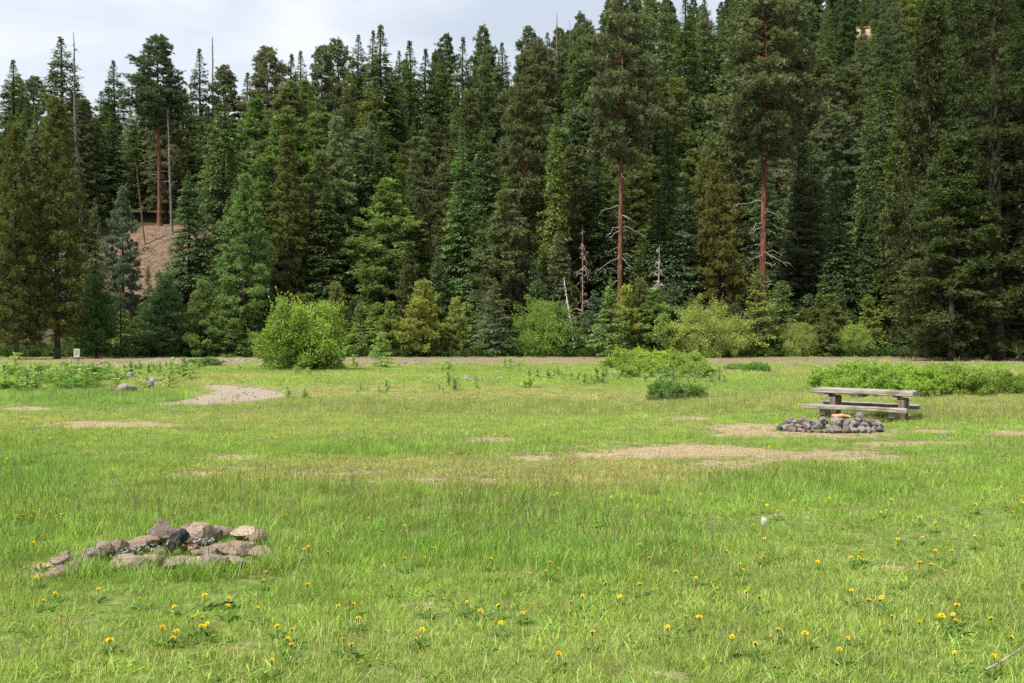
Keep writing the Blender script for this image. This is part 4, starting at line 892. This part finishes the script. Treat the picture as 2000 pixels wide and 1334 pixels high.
# low distant pile, boulders
px0, py0 = 944, 743; qx, qy = G(px0, py0); qz = float(terrain(qx, qy)); pile = link('stone_pile', None, None, (qx, qy, qz)); tag(pile, 'low scattered pile of grey stones out in the centre of the meadow', 'stone pile')
for k in range(30):
    s = rs2.uniform(.05, .15); stone(pile, rs2.uniform(-.85, .85), rs2.uniform(-.6, .6), s * .4 + .02, s * 1.4, s, s * .85, R_grey, (1.4, 1.36, 1.3))
pile2 = link('stone_pile', None, None, (*G(840, 713), float(terrain(*G(840, 713))))); tag(pile2, 'pale rubble strip along the far gravel road left of centre', 'stone pile')
for k in range(40):
    s = rs2.uniform(.1, .22); stone(pile2, rs2.uniform(-2.2, 3.4), rs2.uniform(-2.5, 2.5), s * .3, s * 1.3, s, s * .6, R_grey, (1.25, 1.2, 1.2))
for px, py, w, h, lab, c in [(246, 768, 44, 20, 'largest grey boulder lowest of the left meadow boulders', (1.35, 1.3, 1.25)), (254, 741, 26, 15, 'grey boulder highest of the left meadow boulders', (1.1, 1.05, 1.1)),
                        (298, 750, 32, 17, 'grey boulder nearest the gravel bend', (1.3, 1.3, 1.3)), (288, 757, 22, 19, 'dark cleft boulder touching the one nearest the bend', (1.0, 1., 1.05)), (143, 769, 30, 9, 'flat half buried boulder left of the largest grey one', (1.2, 1.1, 1.)),
                        (125, 716, 16, 11, 'dark boulder left of the post sign', (.7, .66, .65)), (158, 715, 18, 8, 'low grey boulder at the foot of the post sign', (.9, .85, .85)), (198, 712, 16, 9, 'tan boulder right of the post sign', (1.6, 1.35, 1.1))]:
    x, y = G(px, py); s = y / F; me = R_blob[rs2.randint(4)]; o = link('boulder', me, None, (x, y, float(terrain(x, y)) + h * s * .30)); o.scale = (w * s * .6, w * s * .45, h * s * .72)
    o.rotation_euler = (0, 0, rs2.uniform(0, 6.28)); o.color = (*c, 1); tag(o, lab, 'boulder', 'boulders in the left meadow')
# stump
x, y = G(1331, 780); g_ = tube(np.array([[0, 0, -.05], [0, 0, .05], [.01, 0, .2], [.02, 0, .36], [.02, 0, .38]]), [.22, .17, .14, .13, .01], 12, R=rs2, rough=.2)
o = link('tree_stump', mesh_np('tree_stump', g_[0], g_[1], M_dead), None, (x, y, float(terrain(x, y)))); o.color = (.55, .5, .48, 1); tag(o, 'small weathered grey stump beside the small dense shrub', 'stump')

# sign on its post
x, y = G(152, 712); z = float(terrain(x, y)); sg = link('post_sign', None, None, (x, y, z)); tag(sg, 'small pale sign board on a post before the dark young pine', 'sign')
def box(name, sx, sy, sz, loc, mat, par, rot=(0, 0, 0), bev=.006):
    bm = bmesh.new(); bmesh.ops.create_cube(bm, size=1.0); bmesh.ops.scale(bm, vec=(sx, sy, sz), verts=bm.verts)
    bmesh.ops.bevel(bm, geom=bm.edges[:], offset=bev, segments=2, affect='EDGES'); me = bpy.data.meshes.new(name); bm.to_mesh(me); bm.free(); me.materials.append(mat)
    o = link(name, me, par, loc); o.rotation_euler = rot; return o
box('post', .11, .11, 1.15, (0, .08, .56), M_dead, sg).color = (.5, .48, .45, 1); box('sign_board', .42, .03, .62, (-.08, .0, .82), M_sign, sg)
for k, w in enumerate((.22, .26, .18, .24)): box('print_line', w, .006, .025, (-.08, -.018, .98 - k * .09), M_twig, sg, bev=.001)

# ---------------------------------------------------------------- picnic table
# placed from the photo: left end farther than the right end
pc = np.array(G(1683, 819)); tz = float(terrain(pc[0], pc[1])); ang = math.radians(-30)
tb = link('picnic_table', None, None, (pc[0] + .06, pc[1] + .1, tz - .10)); tb.rotation_euler = (0, math.radians(1.0), ang)
tag(tb, 'weathered grey heavy plank picnic table with two attached benches', 'picnic table')
LT = 2.26
def plank(name, L_, w, th, x, y, z, par, seed, rot=(0, 0, 0)):
    R = np.random.RandomState(seed); n = 14; xs = np.linspace(-L_ / 2, L_ / 2, n); prof = np.array([[-.5, -.36], [-.5, .36], [-.44, .5], [-.15, .47], [.15, .49], [.44, .5], [.5, .36], [.5, -.36], [.44, -.5], [-.44, -.5]])
    m = len(prof); V = np.zeros((n, m, 3)); V[:, :, 0] = xs[:, None] + np.where(np.isin(np.arange(n), (0, n - 1)), 1, 0)[:, None] * R.uniform(-.012, .012, (n, m)); V[:, :, 1] = prof[:, 0] * w; V[:, :, 2] = prof[:, 1] * th
    V[:, :, 2] += (R.normal(size=n) * .003)[:, None] + R.normal(size=(n, m)) * .0015; V[:, :, 1] += R.normal(size=(n, m)) * .0015; V = V.reshape(-1, 3)
    bm = bmesh.new(); vs = [bm.verts.new(v) for v in V]
    for i in range(n - 1):
        for j in range(m): bm.faces.new((vs[i * m + j], vs[i * m + (j + 1) % m], vs[(i + 1) * m + (j + 1) % m], vs[(i + 1) * m + j]))
    bm.faces.new(vs[:m][::-1]); bm.faces.new(vs[-m:]); bmesh.ops.recalc_face_normals(bm, faces=bm.faces); me = bpy.data.meshes.new(name); bm.to_mesh(me); bm.free(); me.materials.append(M_wood)
    o = link(name, me, par, (x, y, z)); o.rotation_euler = rot; return o
for k in range(4): plank('plank', LT, .20, .10, rs2.uniform(-.01, .01), (k - 1.5) * .206, .735, tb, 900 + k)
for s in (-1, 1): plank('bench', LT + .02, .27, .10, -.03 + .03 * s, s * .76, .385, tb, 910 + s)
for sx in (-.76, .76):
    box('bench_beam', .12, 1.62, .13, (sx, 0, .27), M_wood, tb); box('top_beam', .10, .76, .10, (sx, 0, .64), M_wood, tb)
    for sy in (-1, 1):
        box('leg', .14, .13, .64, (sx + .135, sy * .235, .29), M_legwood, tb, (math.radians(-13 * sy), 0, 0))
        box('foot', .16, .17, .22, (sx - .0, sy * .52, .14), M_legwood, tb)
box('centre_brace', .12, .72, .075, (0, 0, .652), M_wood, tb)

# ---------------------------------------------------------------- dandelions
def flower():
    R = np.random.RandomState(5); parts = []
    for r, n, l, e in ((0, 14, .021, .15), (1, 14, .017, .5), (2, 12, .012, .95)):
        a = np.arange(n) / n * 6.283 + r * .2; D_ = np.stack([np.cos(a) * math.cos(e), np.sin(a) * math.cos(e), np.full(n, math.sin(e))], -1) + R.normal(size=(n, 3)) * .08
        parts.append(kites(np.zeros((n, 3)) + [0, 0, .002 * r], D_, l, .0085, R, np.ones((n, 3)), 0.0, up=D_ * -.3 + [0, 0, 1]))
    return merge(parts)
FL = mk('dandelion_flower', flower(), M_yellow)
g_ = tube(np.array([[0, 0, -.18], [.004, 0, -.1], [0, .002, -.03], [0, 0, -.008], [0, 0, 0.001]]), [.0022, .002, .002, .006, .007], 5); ST = mk('dandelion_stem', g_, M_stem, True)
def rosette():
    R = np.random.RandomState(8); n = 9; a = np.arange(n) * 2.4; D_ = np.stack([np.cos(a), np.sin(a), R.uniform(.25, .7, n)], -1)
    return kites(np.zeros((n, 3)), D_, R.uniform(.07, .13, n), .028, R, np.stack([R.rand(n), np.zeros(n), R.rand(n)], -1), .1)
RO = mk('dandelion_leaves', rosette(), M_leaf)
spots = [(213, 1280, 1.5), (316, 1266, 1.2), (336, 1272, 1.1), (344, 1263, 1.), (376, 1250, .8), (392, 1262, 1.), (404, 1248, 1.), (394, 1246, .7), (399, 1195, 1.1), (445, 1217, 1.2), (446, 1192, .9), (340, 1208, .9), (272, 1196, .7), (107, 1178, .9),
 (71, 1151, 1.), (64, 1085, 1.1), (111, 1134, .7), (371, 1102, 1.), (482, 1078, 1.), (569, 1302, 1.2), (562, 1284, .8), (570, 1262, .8), (530, 1330, .9), (686, 1290, .9), (824, 1262, 1.), (812, 1270, .9), (700, 1235, 1.), (690, 1208, 1.1), (660, 1205, .8), (671, 1284, .7),
 (600, 1172, 1.), (595, 1095, 1.), (520, 1143, .8), (515, 1154, .7), (650, 1075, 1.), (764, 1168, .8), (844, 1093, 1.1), (790, 1121, 1.), (938, 1211, 1.1), (958, 1120, 1.1), (1074, 1119, 1.), (1066, 1135, .9), (790, 1052, .8), (793, 1068, .9), (705, 1030, .8),
 (1157, 1277, 1.1), (1091, 1314, 1.1), (1183, 1165, 1.), (1138, 1192, .8), (1360, 1092, 1.), (1366, 1250, 1.2), (1340, 1246, .5), (1458, 1191, 1.), (1573, 1278, 1.2), (1597, 1113, 1.1), (1662, 1112, 1.), (1754, 1080, 1.2), (1797, 1124, 1.2), (1820, 1119, 1.), (1484, 1207, 1.),
 (1445, 1123, .8), (1698, 1206, 1.), (1722, 1190, 1.), (1719, 1205, .8), (1520, 1263, 1.1), (1430, 1292, 1.), (1640, 1307, 1.), (1835, 1233, 1.2), (1841, 1243, 1.2), (1868, 1244, 1.3), (1870, 1213, 1.2), (1797, 1241, 1.), (1937, 1233, 1.2), (1862, 1228, .9), (1943, 1323, 1.2), (1865, 1320, .8),
 (1471, 996, 1.), (1498, 1005, 1.), (1520, 1019, .8), (1620, 988, 1.), (1568, 975, .9), (1548, 990, .7), (1620, 971, .8), (1797, 1029, 1.2), (1698, 1022, .9), (1732, 1009, .9), (1740, 988, .9), (1906, 1004, 1.1), (1895, 1013, .9), (1978, 1013, 1.1), (1923, 975, .9), (1970, 912, 1.),
 (1925, 936, 1.), (1420, 1104, 1.), (1860, 1101, .9), (1820, 1200, .7), (560, 1030, .9), (604, 1063, .9), (1040, 955, .9), (1082, 988, .8), (920, 975, .9), (900, 985, .7), (735, 974, .8), (640, 1103, .9), (601, 1096, .8), (1248, 1086, 1.), (1320, 1140, 1.), (1250, 1168, .9), (1158, 1052, 1.), (1268, 1118, .9)]
rd = np.random.RandomState(3)
for k in range(150):
    px = rd.uniform(0, 2000); py = 780 + 520 * rd.rand() ** 1.5
    if 90 < px < 530 and 1030 < py < 1130: continue
    spots.append((px, py, rd.uniform(.7, 1.05)))
for k in range(24): spots.append((rd.normal(60, 50) % 2000, rd.uniform(985, 1030), rd.uniform(.8, 1.1)))
di = []
for px, py, s in spots:
    if px < 0: continue
    x, y = G(px, py)
    hh = rd.uniform(.055, .12) if py > 900 else .09
    y2 = y - 0; e = link('dandelion', None, None, (x, y, float(terrain(x, y)))); tag(e, None, 'dandelion', 'yellow dandelions in the grass')
    tl = (rd.uniform(-.1, .6), rd.uniform(-.35, .35), rd.uniform(0, 6.28)); k_ = s * (1.0 if py > 900 else 1.5)
    st = link('stem', ST, e, (0, 0, hh)); st.scale = (1, 1, max(.4, hh / .17)); f = link('flower_head', FL, e, (0, 0, hh)); f.rotation_euler = tl; f.scale = (k_,) * 3
    if py > 1000: lf = link('leaves', RO, e); lf.rotation_euler = (0, 0, rd.uniform(0, 6.28)); lf.color = (.12, .22, .045, 1); lf['kind'] = 'stuff'
    band = 'at the bottom edge' if py > 1250 else 'in the near grass' if py > 1130 else 'level with the near fire ring' if py > 1010 else 'beyond the near fire ring' if py > 900 else 'in the far meadow'
    colz = ('by the left edge' if px < 150 else 'below the fire ring' if px < 520 and py > 1130 else 'in the left third' if px < 520 else 'left of centre' if px < 800 else 'in the centre' if px < 1150 else 'right of centre' if px < 1450 else 'towards the right' if px < 1750 else 'by the right edge')
    di.append((e, px, 'yellow dandelion', band + ' ' + colz))
order_labels(di)

# small litter
def stick(name, a, b, z0_, z1_, r, mat, label, cat, seed):
    (x0, y0), (x1, y1) = G(*a), G(*b); R = np.random.RandomState(seed); t = np.linspace(0, 1, 7)[:, None]; P = np.array([x0, y0, float(terrain(x0, y0)) + z0_]) * (1 - t) + np.array([x1, y1, float(terrain(x1, y1)) + z1_]) * t
    P[1:-1] += R.normal(size=(5, 3)) * r * .35; c = P.mean(0); g = tube(P - c, np.linspace(r, r * .5, 7), 6, R=R, rough=.15); o = link(name, mesh_np(name, g[0], g[1], mat, None, True), None, c); o.color = (1, .9, .8, 1); tag(o, label, cat)
stick('stick', (1925, 1330), (2010, 1305), .05, .13, .008, M_dead, 'thin bent pale stick in the bottom right corner', 'stick', 1)
stick('burnt_stick', (408, 1196), (456, 1190), .03, .035, .010, M_char, 'short black burnt stick lying beside a dandelion below the fire ring', 'stick', 2)
x, y = G(1494, 1034); wv = np.array([[-.02, 0, 0], [.02, 0, .0], [.03, .004, .05], [.015, .01, .10], [-.025, .008, .11], [-.035, .0, .05], [0, .012, .06]]); wf = [[0, 1, 2, 6], [2, 3, 4, 6], [4, 5, 0, 6]]
o = link('paper_scrap', mesh_np('paper_scrap', wv, wf, M_paper), None, (x, y, float(terrain(x, y)) + .0)); sm = o.modifiers.new('thickness', 'SOLIDIFY'); sm.thickness = .003; tag(o, 'torn white scrap of paper standing in the grass right of centre', 'litter')

# ---------------------------------------------------------------- grass
BL = bpy.data.collections.new('grass_tufts')
GR = (0.230, 0.362, 0.060)
def blades(seed, n, rad, h0, h1, w, curl=.5, straw=.08, lay=0.0, seeds=0, base=(1, 1, 1)):
    R = np.random.RandomState(seed); a = R.uniform(0, 6.28, n); r = rad * np.sqrt(R.rand(n)); x, y = r * np.cos(a), r * np.sin(a)
    h = R.uniform(h0, h1, n); az = R.uniform(0, 6.28, n); ln = np.abs(R.normal(0, .28, n)) + .05 + lay; cv = R.uniform(.1, 1, n) * curl
    s = np.array([0, .35, .7, 1.0]); wd = np.array([1, .9, .6, .06])
    hor = np.sin(ln)[:, None] * s + cv[:, None] * s ** 2 * .8; ver = np.cos(ln)[:, None] * s - cv[:, None] * s ** 2.5 * .35
    P = np.stack([x[:, None] + np.cos(az)[:, None] * hor * h[:, None], y[:, None] + np.sin(az)[:, None] * hor * h[:, None], np.maximum(ver, .02) * h[:, None] - .01], -1)
    f = az + R.uniform(-1.2, 1.2, n) + 1.57; sv = np.stack([np.cos(f), np.sin(f), 0 * f], -1)[:, None] * (w * R.uniform(.6, 1.2, n))[:, None, None] * wd[None, :, None]
    V = np.stack([P - sv, P + sv], 2).reshape(n, 8, 3); fq = np.array([[0, 1, 3, 2], [2, 3, 5, 4], [4, 5, 7, 6]]); Fq = (fq[None] + (np.arange(n) * 8)[:, None, None]).reshape(-1, 4)
    c = np.array(base) * R.uniform(.55, 1.45, n)[:, None] * np.stack([R.uniform(.85, 1.2, n), np.ones(n), R.uniform(.7, 1.3, n)], -1)
    isd = R.rand(n) < straw; c[isd] = np.array([1.75, 1.25, 2.4]) * R.uniform(.6, 1.15, (isd.sum(), 1))
    parts = [(V.reshape(-1, 3), Fq, np.repeat(c, 8, 0))]
    for k in range(seeds):
        b = np.array([R.uniform(-rad, rad), R.uniform(-rad, rad), 0]); hh = R.uniform(1.0, 1.5) * h1; d = R.normal(size=2) * .12
        Q = np.array([b, b + [d[0] * .4 * hh, d[1] * .4 * hh, hh * .5], b + [d[0] * hh, d[1] * hh, hh * .82], b + [d[0] * 1.15 * hh, d[1] * 1.15 * hh, hh * .92], b + [d[0] * 1.3 * hh, d[1] * 1.3 * hh, hh]])
        parts.append(tube(Q, [.0011, .001, .0012, .0032, .001], 3, (1.0 * R.uniform(.7, 1.4), .62, 1.5)))
    return merge(parts)
PROTOG = []
def addp(g):
    me = mesh_np('tuft', g[0], g[1], M_grass, g[2]); o = bpy.data.objects.new('t%02d' % len(PROTOG), me); BL.objects.link(o); PROTOG.append(o)
for k in range(4): addp(blades(30 + k, 75, .17, .03, .085, .0023, .7, .30))            # 0-3 short
for k in range(4): addp(blades(40 + k, 60, .15, .08, .18, .0026, .55, .17, seeds=2))    # 4-7 tall
for k in range(2): addp(blades(50 + k, 30, .16, .06, .16, .0025, .4, .2, seeds=6))     # 8-9 seed heads
for k in range(2): addp(blades(60 + k, 70, .20, .04, .12, .0028, .8, .97, lay=1.15))    # 10-11 dry straw
for k in range(2): addp(blades(70 + k, 30, .12, .05, .10, .0085, .9, .0, lay=.6))       # 12-13 clover / broad blades
for k in range(2): addp(blades(80 + k, 110, .45, .05, .15, .0065, .6, .2, seeds=2))      # 14-15 far, coarse
rg = np.random.RandomState(99)
def strip(y0, y1, dens, mode):
    w0 = .56
    A = (y1 ** 2 - y0 ** 2) * w0 + 2 * 2.0 * (y1 - y0); n = int(A * dens)
    y = np.sqrt(rg.uniform(y0 ** 2, y1 ** 2, n)); x = rg.uniform(-1, 1, n) * (y * w0 + 2.0); return x, y, np.full(n, mode)
X, Y, MO = [np.concatenate(q) for q in zip(strip(3.2, 9, 75, 0), strip(9, 15, 52, 0), strip(15, 24, 34, 0), strip(24, 40, 17, 0), strip(40, 62, 6.5, 1), strip(62, 80, 4.0, 1), strip(80, 99, 1.6, 1))]
m_ = masks(X, Y); keep = np.ones(len(X), bool)
keep &= ~((m_['grav'] > .4) & (rg.rand(len(X)) > .03)); keep &= ~((m_['road'] > .4) & (rg.rand(len(X)) > .18)); keep &= ~(rg.rand(len(X)) < sstep(.15, .8, m_['dry'] + (fbm(X, Y, .45, 77) - .5) * 1.8) * .66)
def inobj(cx, cy_, a, b): return ((X - cx) / a) ** 2 + ((Y - cy_) / b) ** 2 < 1
keep &= ~inobj(hx, hy, 1.12, .55); keep &= ~(inobj(fx, 8.55, 1.0, .68) & (rg.rand(len(X)) > .25))
X, Y, MO = X[keep], Y[keep], MO[keep]; m_ = {k: v[keep] for k, v in m_.items()}
n = len(X); px, py = m_['px'], m_['py']; r = rg.rand(n)
def inobj_(a, b, c, d): return ((px - a) / c) ** 2 + ((py - b) / d) ** 2 < 1
tallf = fbm(X, Y, 2.2, 61); big = fbm(X, Y, 7, 62)
tallz = np.zeros(n)
for e in [(700, 1020, 620, 80), (300, 1150, 260, 60), (1180, 1050, 300, 70), (1500, 960, 330, 30), (200, 785, 260, 14), (1050, 800, 700, 10), (1850, 805, 200, 22), (1450, 770, 200, 30), (820, 880, 300, 16), (60, 1010, 130, 120), (330, 1120, 220, 25), (700, 960, 500, 25)]:
    tallz = np.maximum(tallz, ell(px, py, e, m_['n1'], .5, .5))
lowz = np.zeros(n)
for e in [(640, 830, 500, 28), (1100, 940, 500, 16), (760, 925, 330, 14), (1300, 900, 400, 26), (1700, 1180, 420, 120), (1000, 1290, 900, 60), (1200, 770, 250, 14), (700, 760, 200, 16)]:
    lowz = np.maximum(lowz, ell(px, py, e, m_['n1'], .5, .5))
kind = np.where(r < .30 + .55 * tallz - .25 * lowz + (tallf - .5) * .9, 4 + rg.randint(0, 4, n), rg.randint(0, 4, n))
kind = np.where(MO == 1, 14 + rg.randint(0, 2, n), kind)
r2 = rg.rand(n); seedz = np.maximum(ell(px, py, (1000, 800, 650, 13), m_['n1'], .4, .5), np.maximum(ell(px, py, (650, 985, 600, 40), m_['n1'], .4, .5) * .6, ell(px, py, (1850, 810, 220, 16), m_['n1'], .4, .5)))
kind = np.where((r2 < .05 + .24 * seedz), 8 + rg.randint(0, 2, n), kind)
kind = np.where((rg.rand(n) < .05 + .4 * (m_['dry'] > .2) + .9 * (m_['dry'] > .42)), 10 + rg.randint(0, 2, n), kind)
kind = np.where((rg.rand(n) < .09) & (MO == 0), 12 + rg.randint(0, 2, n), kind)
tint = np.tile(np.array(GR), (n, 1))
yel = ell(px, py, (850, 925, 480, 26), m_['n1'], .5, .6) * .9 + sstep(.52, .72, big) * .55
yel = np.clip(yel + lowz * .25, 0, 1)
tint = tint * (1 - yel[:, None]) + np.array([.33, .345, .11]) * yel[:, None]
dg = np.clip(tallz * .5 + sstep(.55, .75, 1 - big) * .6, 0, 1) * (1 - yel)
tint = tint * (1 - dg[:, None] * .6) + np.array([.14, .28, .055]) * dg[:, None] * .6
rdn = np.clip(seedz, 0, 1) * .28; tint = tint * (1 - rdn[:, None]) + np.array([.30, .25, .10]) * rdn[:, None]
fz_ = sstep(70, 84, Y); tint = tint * (1 - .5 * fz_[:, None]) + np.array([.32, .27, .12]) * .5 * fz_[:, None]
tint = tint * rg.uniform(.78, 1.25, n)[:, None] * (.8 + .42 * fbm(X, Y, .7, 88))[:, None]
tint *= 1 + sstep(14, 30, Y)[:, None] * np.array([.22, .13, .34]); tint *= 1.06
st_ = (kind == 10) | (kind == 11); tint[st_] = np.array([.26, .30, .060]) * rg.uniform(.8, 1.15, (st_.sum(), 1))
scl = rg.uniform(.75, 1.25, n) * np.where(kind < 4, .85 + .5 * tallf, 1.0) * np.where((kind >= 4) & (kind < 8), .62 + .38 * tallz + .2 * tallf, 1.0)
scl *= np.where(MO == 1, .75 + .5 * tallf, 1.0); scl *= np.where((MO == 1) & (lowz > .3), .8, 1.0)
infr = (np.abs(px - 320) < 240) & (Y > 6.4) & (Y < 9.3); kind = np.where(infr & (kind > 3) & (kind < 8), kind - 4, kind); scl = np.where(infr, scl * .85, scl)
spik = inobj_(330, 1112, 40, 16) | inobj_(205, 1124, 60, 9) | inobj_(400, 1128, 130, 7) | inobj_(545, 1090, 22, 30) | (inobj_(310, 1130, 230, 10) & (rg.rand(n) < .45)); kind = np.where(spik, 4 + rg.randint(0, 4, n), kind); scl = np.where(spik, 1.25, scl)
scl *= 1 + .5 * ell(px, py, (190, 765, 230, 22), m_['n1'], .4, .5)
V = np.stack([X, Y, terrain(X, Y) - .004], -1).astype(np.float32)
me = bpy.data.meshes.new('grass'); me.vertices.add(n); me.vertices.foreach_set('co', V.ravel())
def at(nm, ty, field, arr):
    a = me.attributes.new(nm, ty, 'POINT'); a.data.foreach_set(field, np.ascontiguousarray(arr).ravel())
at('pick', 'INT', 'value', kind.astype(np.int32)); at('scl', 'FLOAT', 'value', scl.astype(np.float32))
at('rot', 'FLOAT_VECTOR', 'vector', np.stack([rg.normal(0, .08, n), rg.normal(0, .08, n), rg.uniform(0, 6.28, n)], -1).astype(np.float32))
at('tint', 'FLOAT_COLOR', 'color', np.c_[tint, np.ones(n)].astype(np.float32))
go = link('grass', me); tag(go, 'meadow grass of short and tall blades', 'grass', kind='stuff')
def scatter_group(name, coll, single=None):
    ng = bpy.data.node_groups.new(name, 'GeometryNodeTree')
    ng.interface.new_socket('Geometry', in_out='INPUT', socket_type='NodeSocketGeometry'); ng.interface.new_socket('Geometry', in_out='OUTPUT', socket_type='NodeSocketGeometry')
    gi = ng.nodes.new('NodeGroupInput'); g_o = ng.nodes.new('NodeGroupOutput'); iop = ng.nodes.new('GeometryNodeInstanceOnPoints')
    ci = ng.nodes.new('GeometryNodeCollectionInfo'); ci.inputs['Collection'].default_value = coll; ci.inputs['Separate Children'].default_value = True; ci.inputs['Reset Children'].default_value = True
    def na(nm, ty): q = ng.nodes.new('GeometryNodeInputNamedAttribute'); q.data_type = ty; q.inputs['Name'].default_value = nm; return q.outputs['Attribute']
    l = ng.links.new; l(gi.outputs[0], iop.inputs['Points']); l(ci.outputs[0], iop.inputs['Instance']); iop.inputs['Pick Instance'].default_value = True
    l(na('pick', 'INT'), iop.inputs['Instance Index']); l(na('scl', 'FLOAT'), iop.inputs['Scale'])
    er = ng.nodes.new('FunctionNodeEulerToRotation'); l(na('rot', 'FLOAT_VECTOR'), er.inputs[0]); l(er.outputs[0], iop.inputs['Rotation'])
    l(iop.outputs[0], g_o.inputs[0]); return ng
md = go.modifiers.new('scatter', 'NODES'); md.node_group = scatter_group('scatter_grass', BL)

# forest-floor undergrowth, gravel on the track, litter on the slope: uncountable
def scatter(name, pts, sc_, protos, kinds=None, tint_=None, tilt=1.0):
    c = bpy.data.collections.new(name + '_pieces')
    for i, o in enumerate(protos): c.objects.link(o)
    m = len(pts); assert len(sc_) == m; me = bpy.data.meshes.new(name); me.vertices.add(m); me.vertices.foreach_set('co', np.asarray(pts, np.float32).ravel())
    a = me.attributes.new('pick', 'INT', 'POINT'); a.data.foreach_set('value', rg.randint(0, len(protos), m).astype(np.int32))
    a = me.attributes.new('scl', 'FLOAT', 'POINT'); a.data.foreach_set('value', np.asarray(sc_, np.float32))
    a = me.attributes.new('rot', 'FLOAT_VECTOR', 'POINT'); a.data.foreach_set('vector', np.stack([rg.normal(0, .3, m) * tilt, rg.normal(0, .3, m) * tilt, rg.uniform(0, 6.28, m)], -1).astype(np.float32).ravel())
    if tint_ is not None: a = me.attributes.new('tint', 'FLOAT_COLOR', 'POINT'); a.data.foreach_set('color', np.c_[tint_, np.ones(m)].astype(np.float32).ravel())
    o = link(name, me); o['kind'] = 'stuff'; md = o.modifiers.new('scatter', 'NODES'); md.node_group = scatter_group('scatter_' + name, c); return o
pp = []
for i in range(4):
    me_ = rock(860 + i, 1, 5); me_.materials.append(M_rock_grey); o = bpy.data.objects.new('p%d' % i, me_); o.color = (1.5, 1.4, 1.25, 1); pp.append(o)
x = rg.uniform(-60, 60, 60000); y = rg.uniform(22, 96, 60000); mm = masks(x, y); pr_ = (mm['grav'] > .5) * .5 + (mm['road'] > .5) * .12; kk = rg.rand(60000) < pr_; x, y = x[kk], y[kk]
scatter('gravel', np.c_[x, y, terrain(x, y) + .005], rg.uniform(.012, .045, len(x)) * (1 + (y > 60) * .8), pp).color = (1.15, 1.05, .95, 1)
wp = []
for i in range(3):
    g = blades(90 + i, 5, .12, .5, 1.6, .03, .2, 1.0, lay=1.3); me_ = mesh_np('wood', g[0], g[1], M_dead); o = bpy.data.objects.new('w%d' % i, me_); o.color = (1, .9, .8, 1); wp.append(o)
x = rg.normal(-46.5, 5, 420); y = rg.normal(124, 9, 420); scatter('slope_debris', np.c_[x, y, terrain(x, y) + .08], rg.uniform(.3, .9, 420), wp).color = (.7, .65, .6, 1)
x = np.r_[rg.uniform(-60, 60, 1500), rg.uniform(-62, 62, 1500)]; y = np.r_[rg.uniform(97, 101, 1500), rg.uniform(100, 128, 1500)]; kk = masks(x, y)['bare'] < rg.uniform(.3, 1.08, len(x)); x, y = x[kk], y[kk]
uo = []
for i in range(3):
    c, t = bush(570 + i, H=.7, Rx=.6, nclump=14, nleaf=22, leaf=.11, shoots=6, stems=2); me_ = mk('weed', c, M_grass); a_ = me_.attributes['Col']
    cc = np.ones((len(me_.vertices), 4), np.float32); cc[:, :3] = np.repeat(rg.uniform(.6, 1.3, (len(me_.vertices) // 4, 1)), 4, 0); a_.data.foreach_set('color', cc.ravel()); uo.append(bpy.data.objects.new('u%d' % i, me_))
scatter('undergrowth', np.c_[x, y, terrain(x, y)], rg.uniform(.6, 1.5, len(x)) , uo, tint_=np.array([.075, .13, .03]) * rg.uniform(.6, 1.4, (len(x), 1)))

# the wood that runs on up the hill, past the trees one can tell apart
ft = []
for k, v in [('fir', v) for v in range(5)] + [('ponderosa', 1), ('ponderosa', 2), ('fir', 1), ('fir', 4)]:
    me_ = PROTO[k][v][2][0][1].copy(); me_.materials.clear(); me_.materials.append(M_needle_far)
    ft.append(bpy.data.objects.new('f%02d' % len(ft), me_))
pts = np.array([(q[0], q[1], q[2]) for q in far]); hh = np.array([q[3] for q in far]) / 24.0
tn = np.array([GREEN[rs.choice(['fir', 'grey', 'dark', 'pond', 'blue', 'fir', 'lime'])] for q in far]) * rs.uniform(.9, 1.25, (len(far), 1))
scatter('far_forest', pts, hh, ft, tint_=tn, tilt=.04)
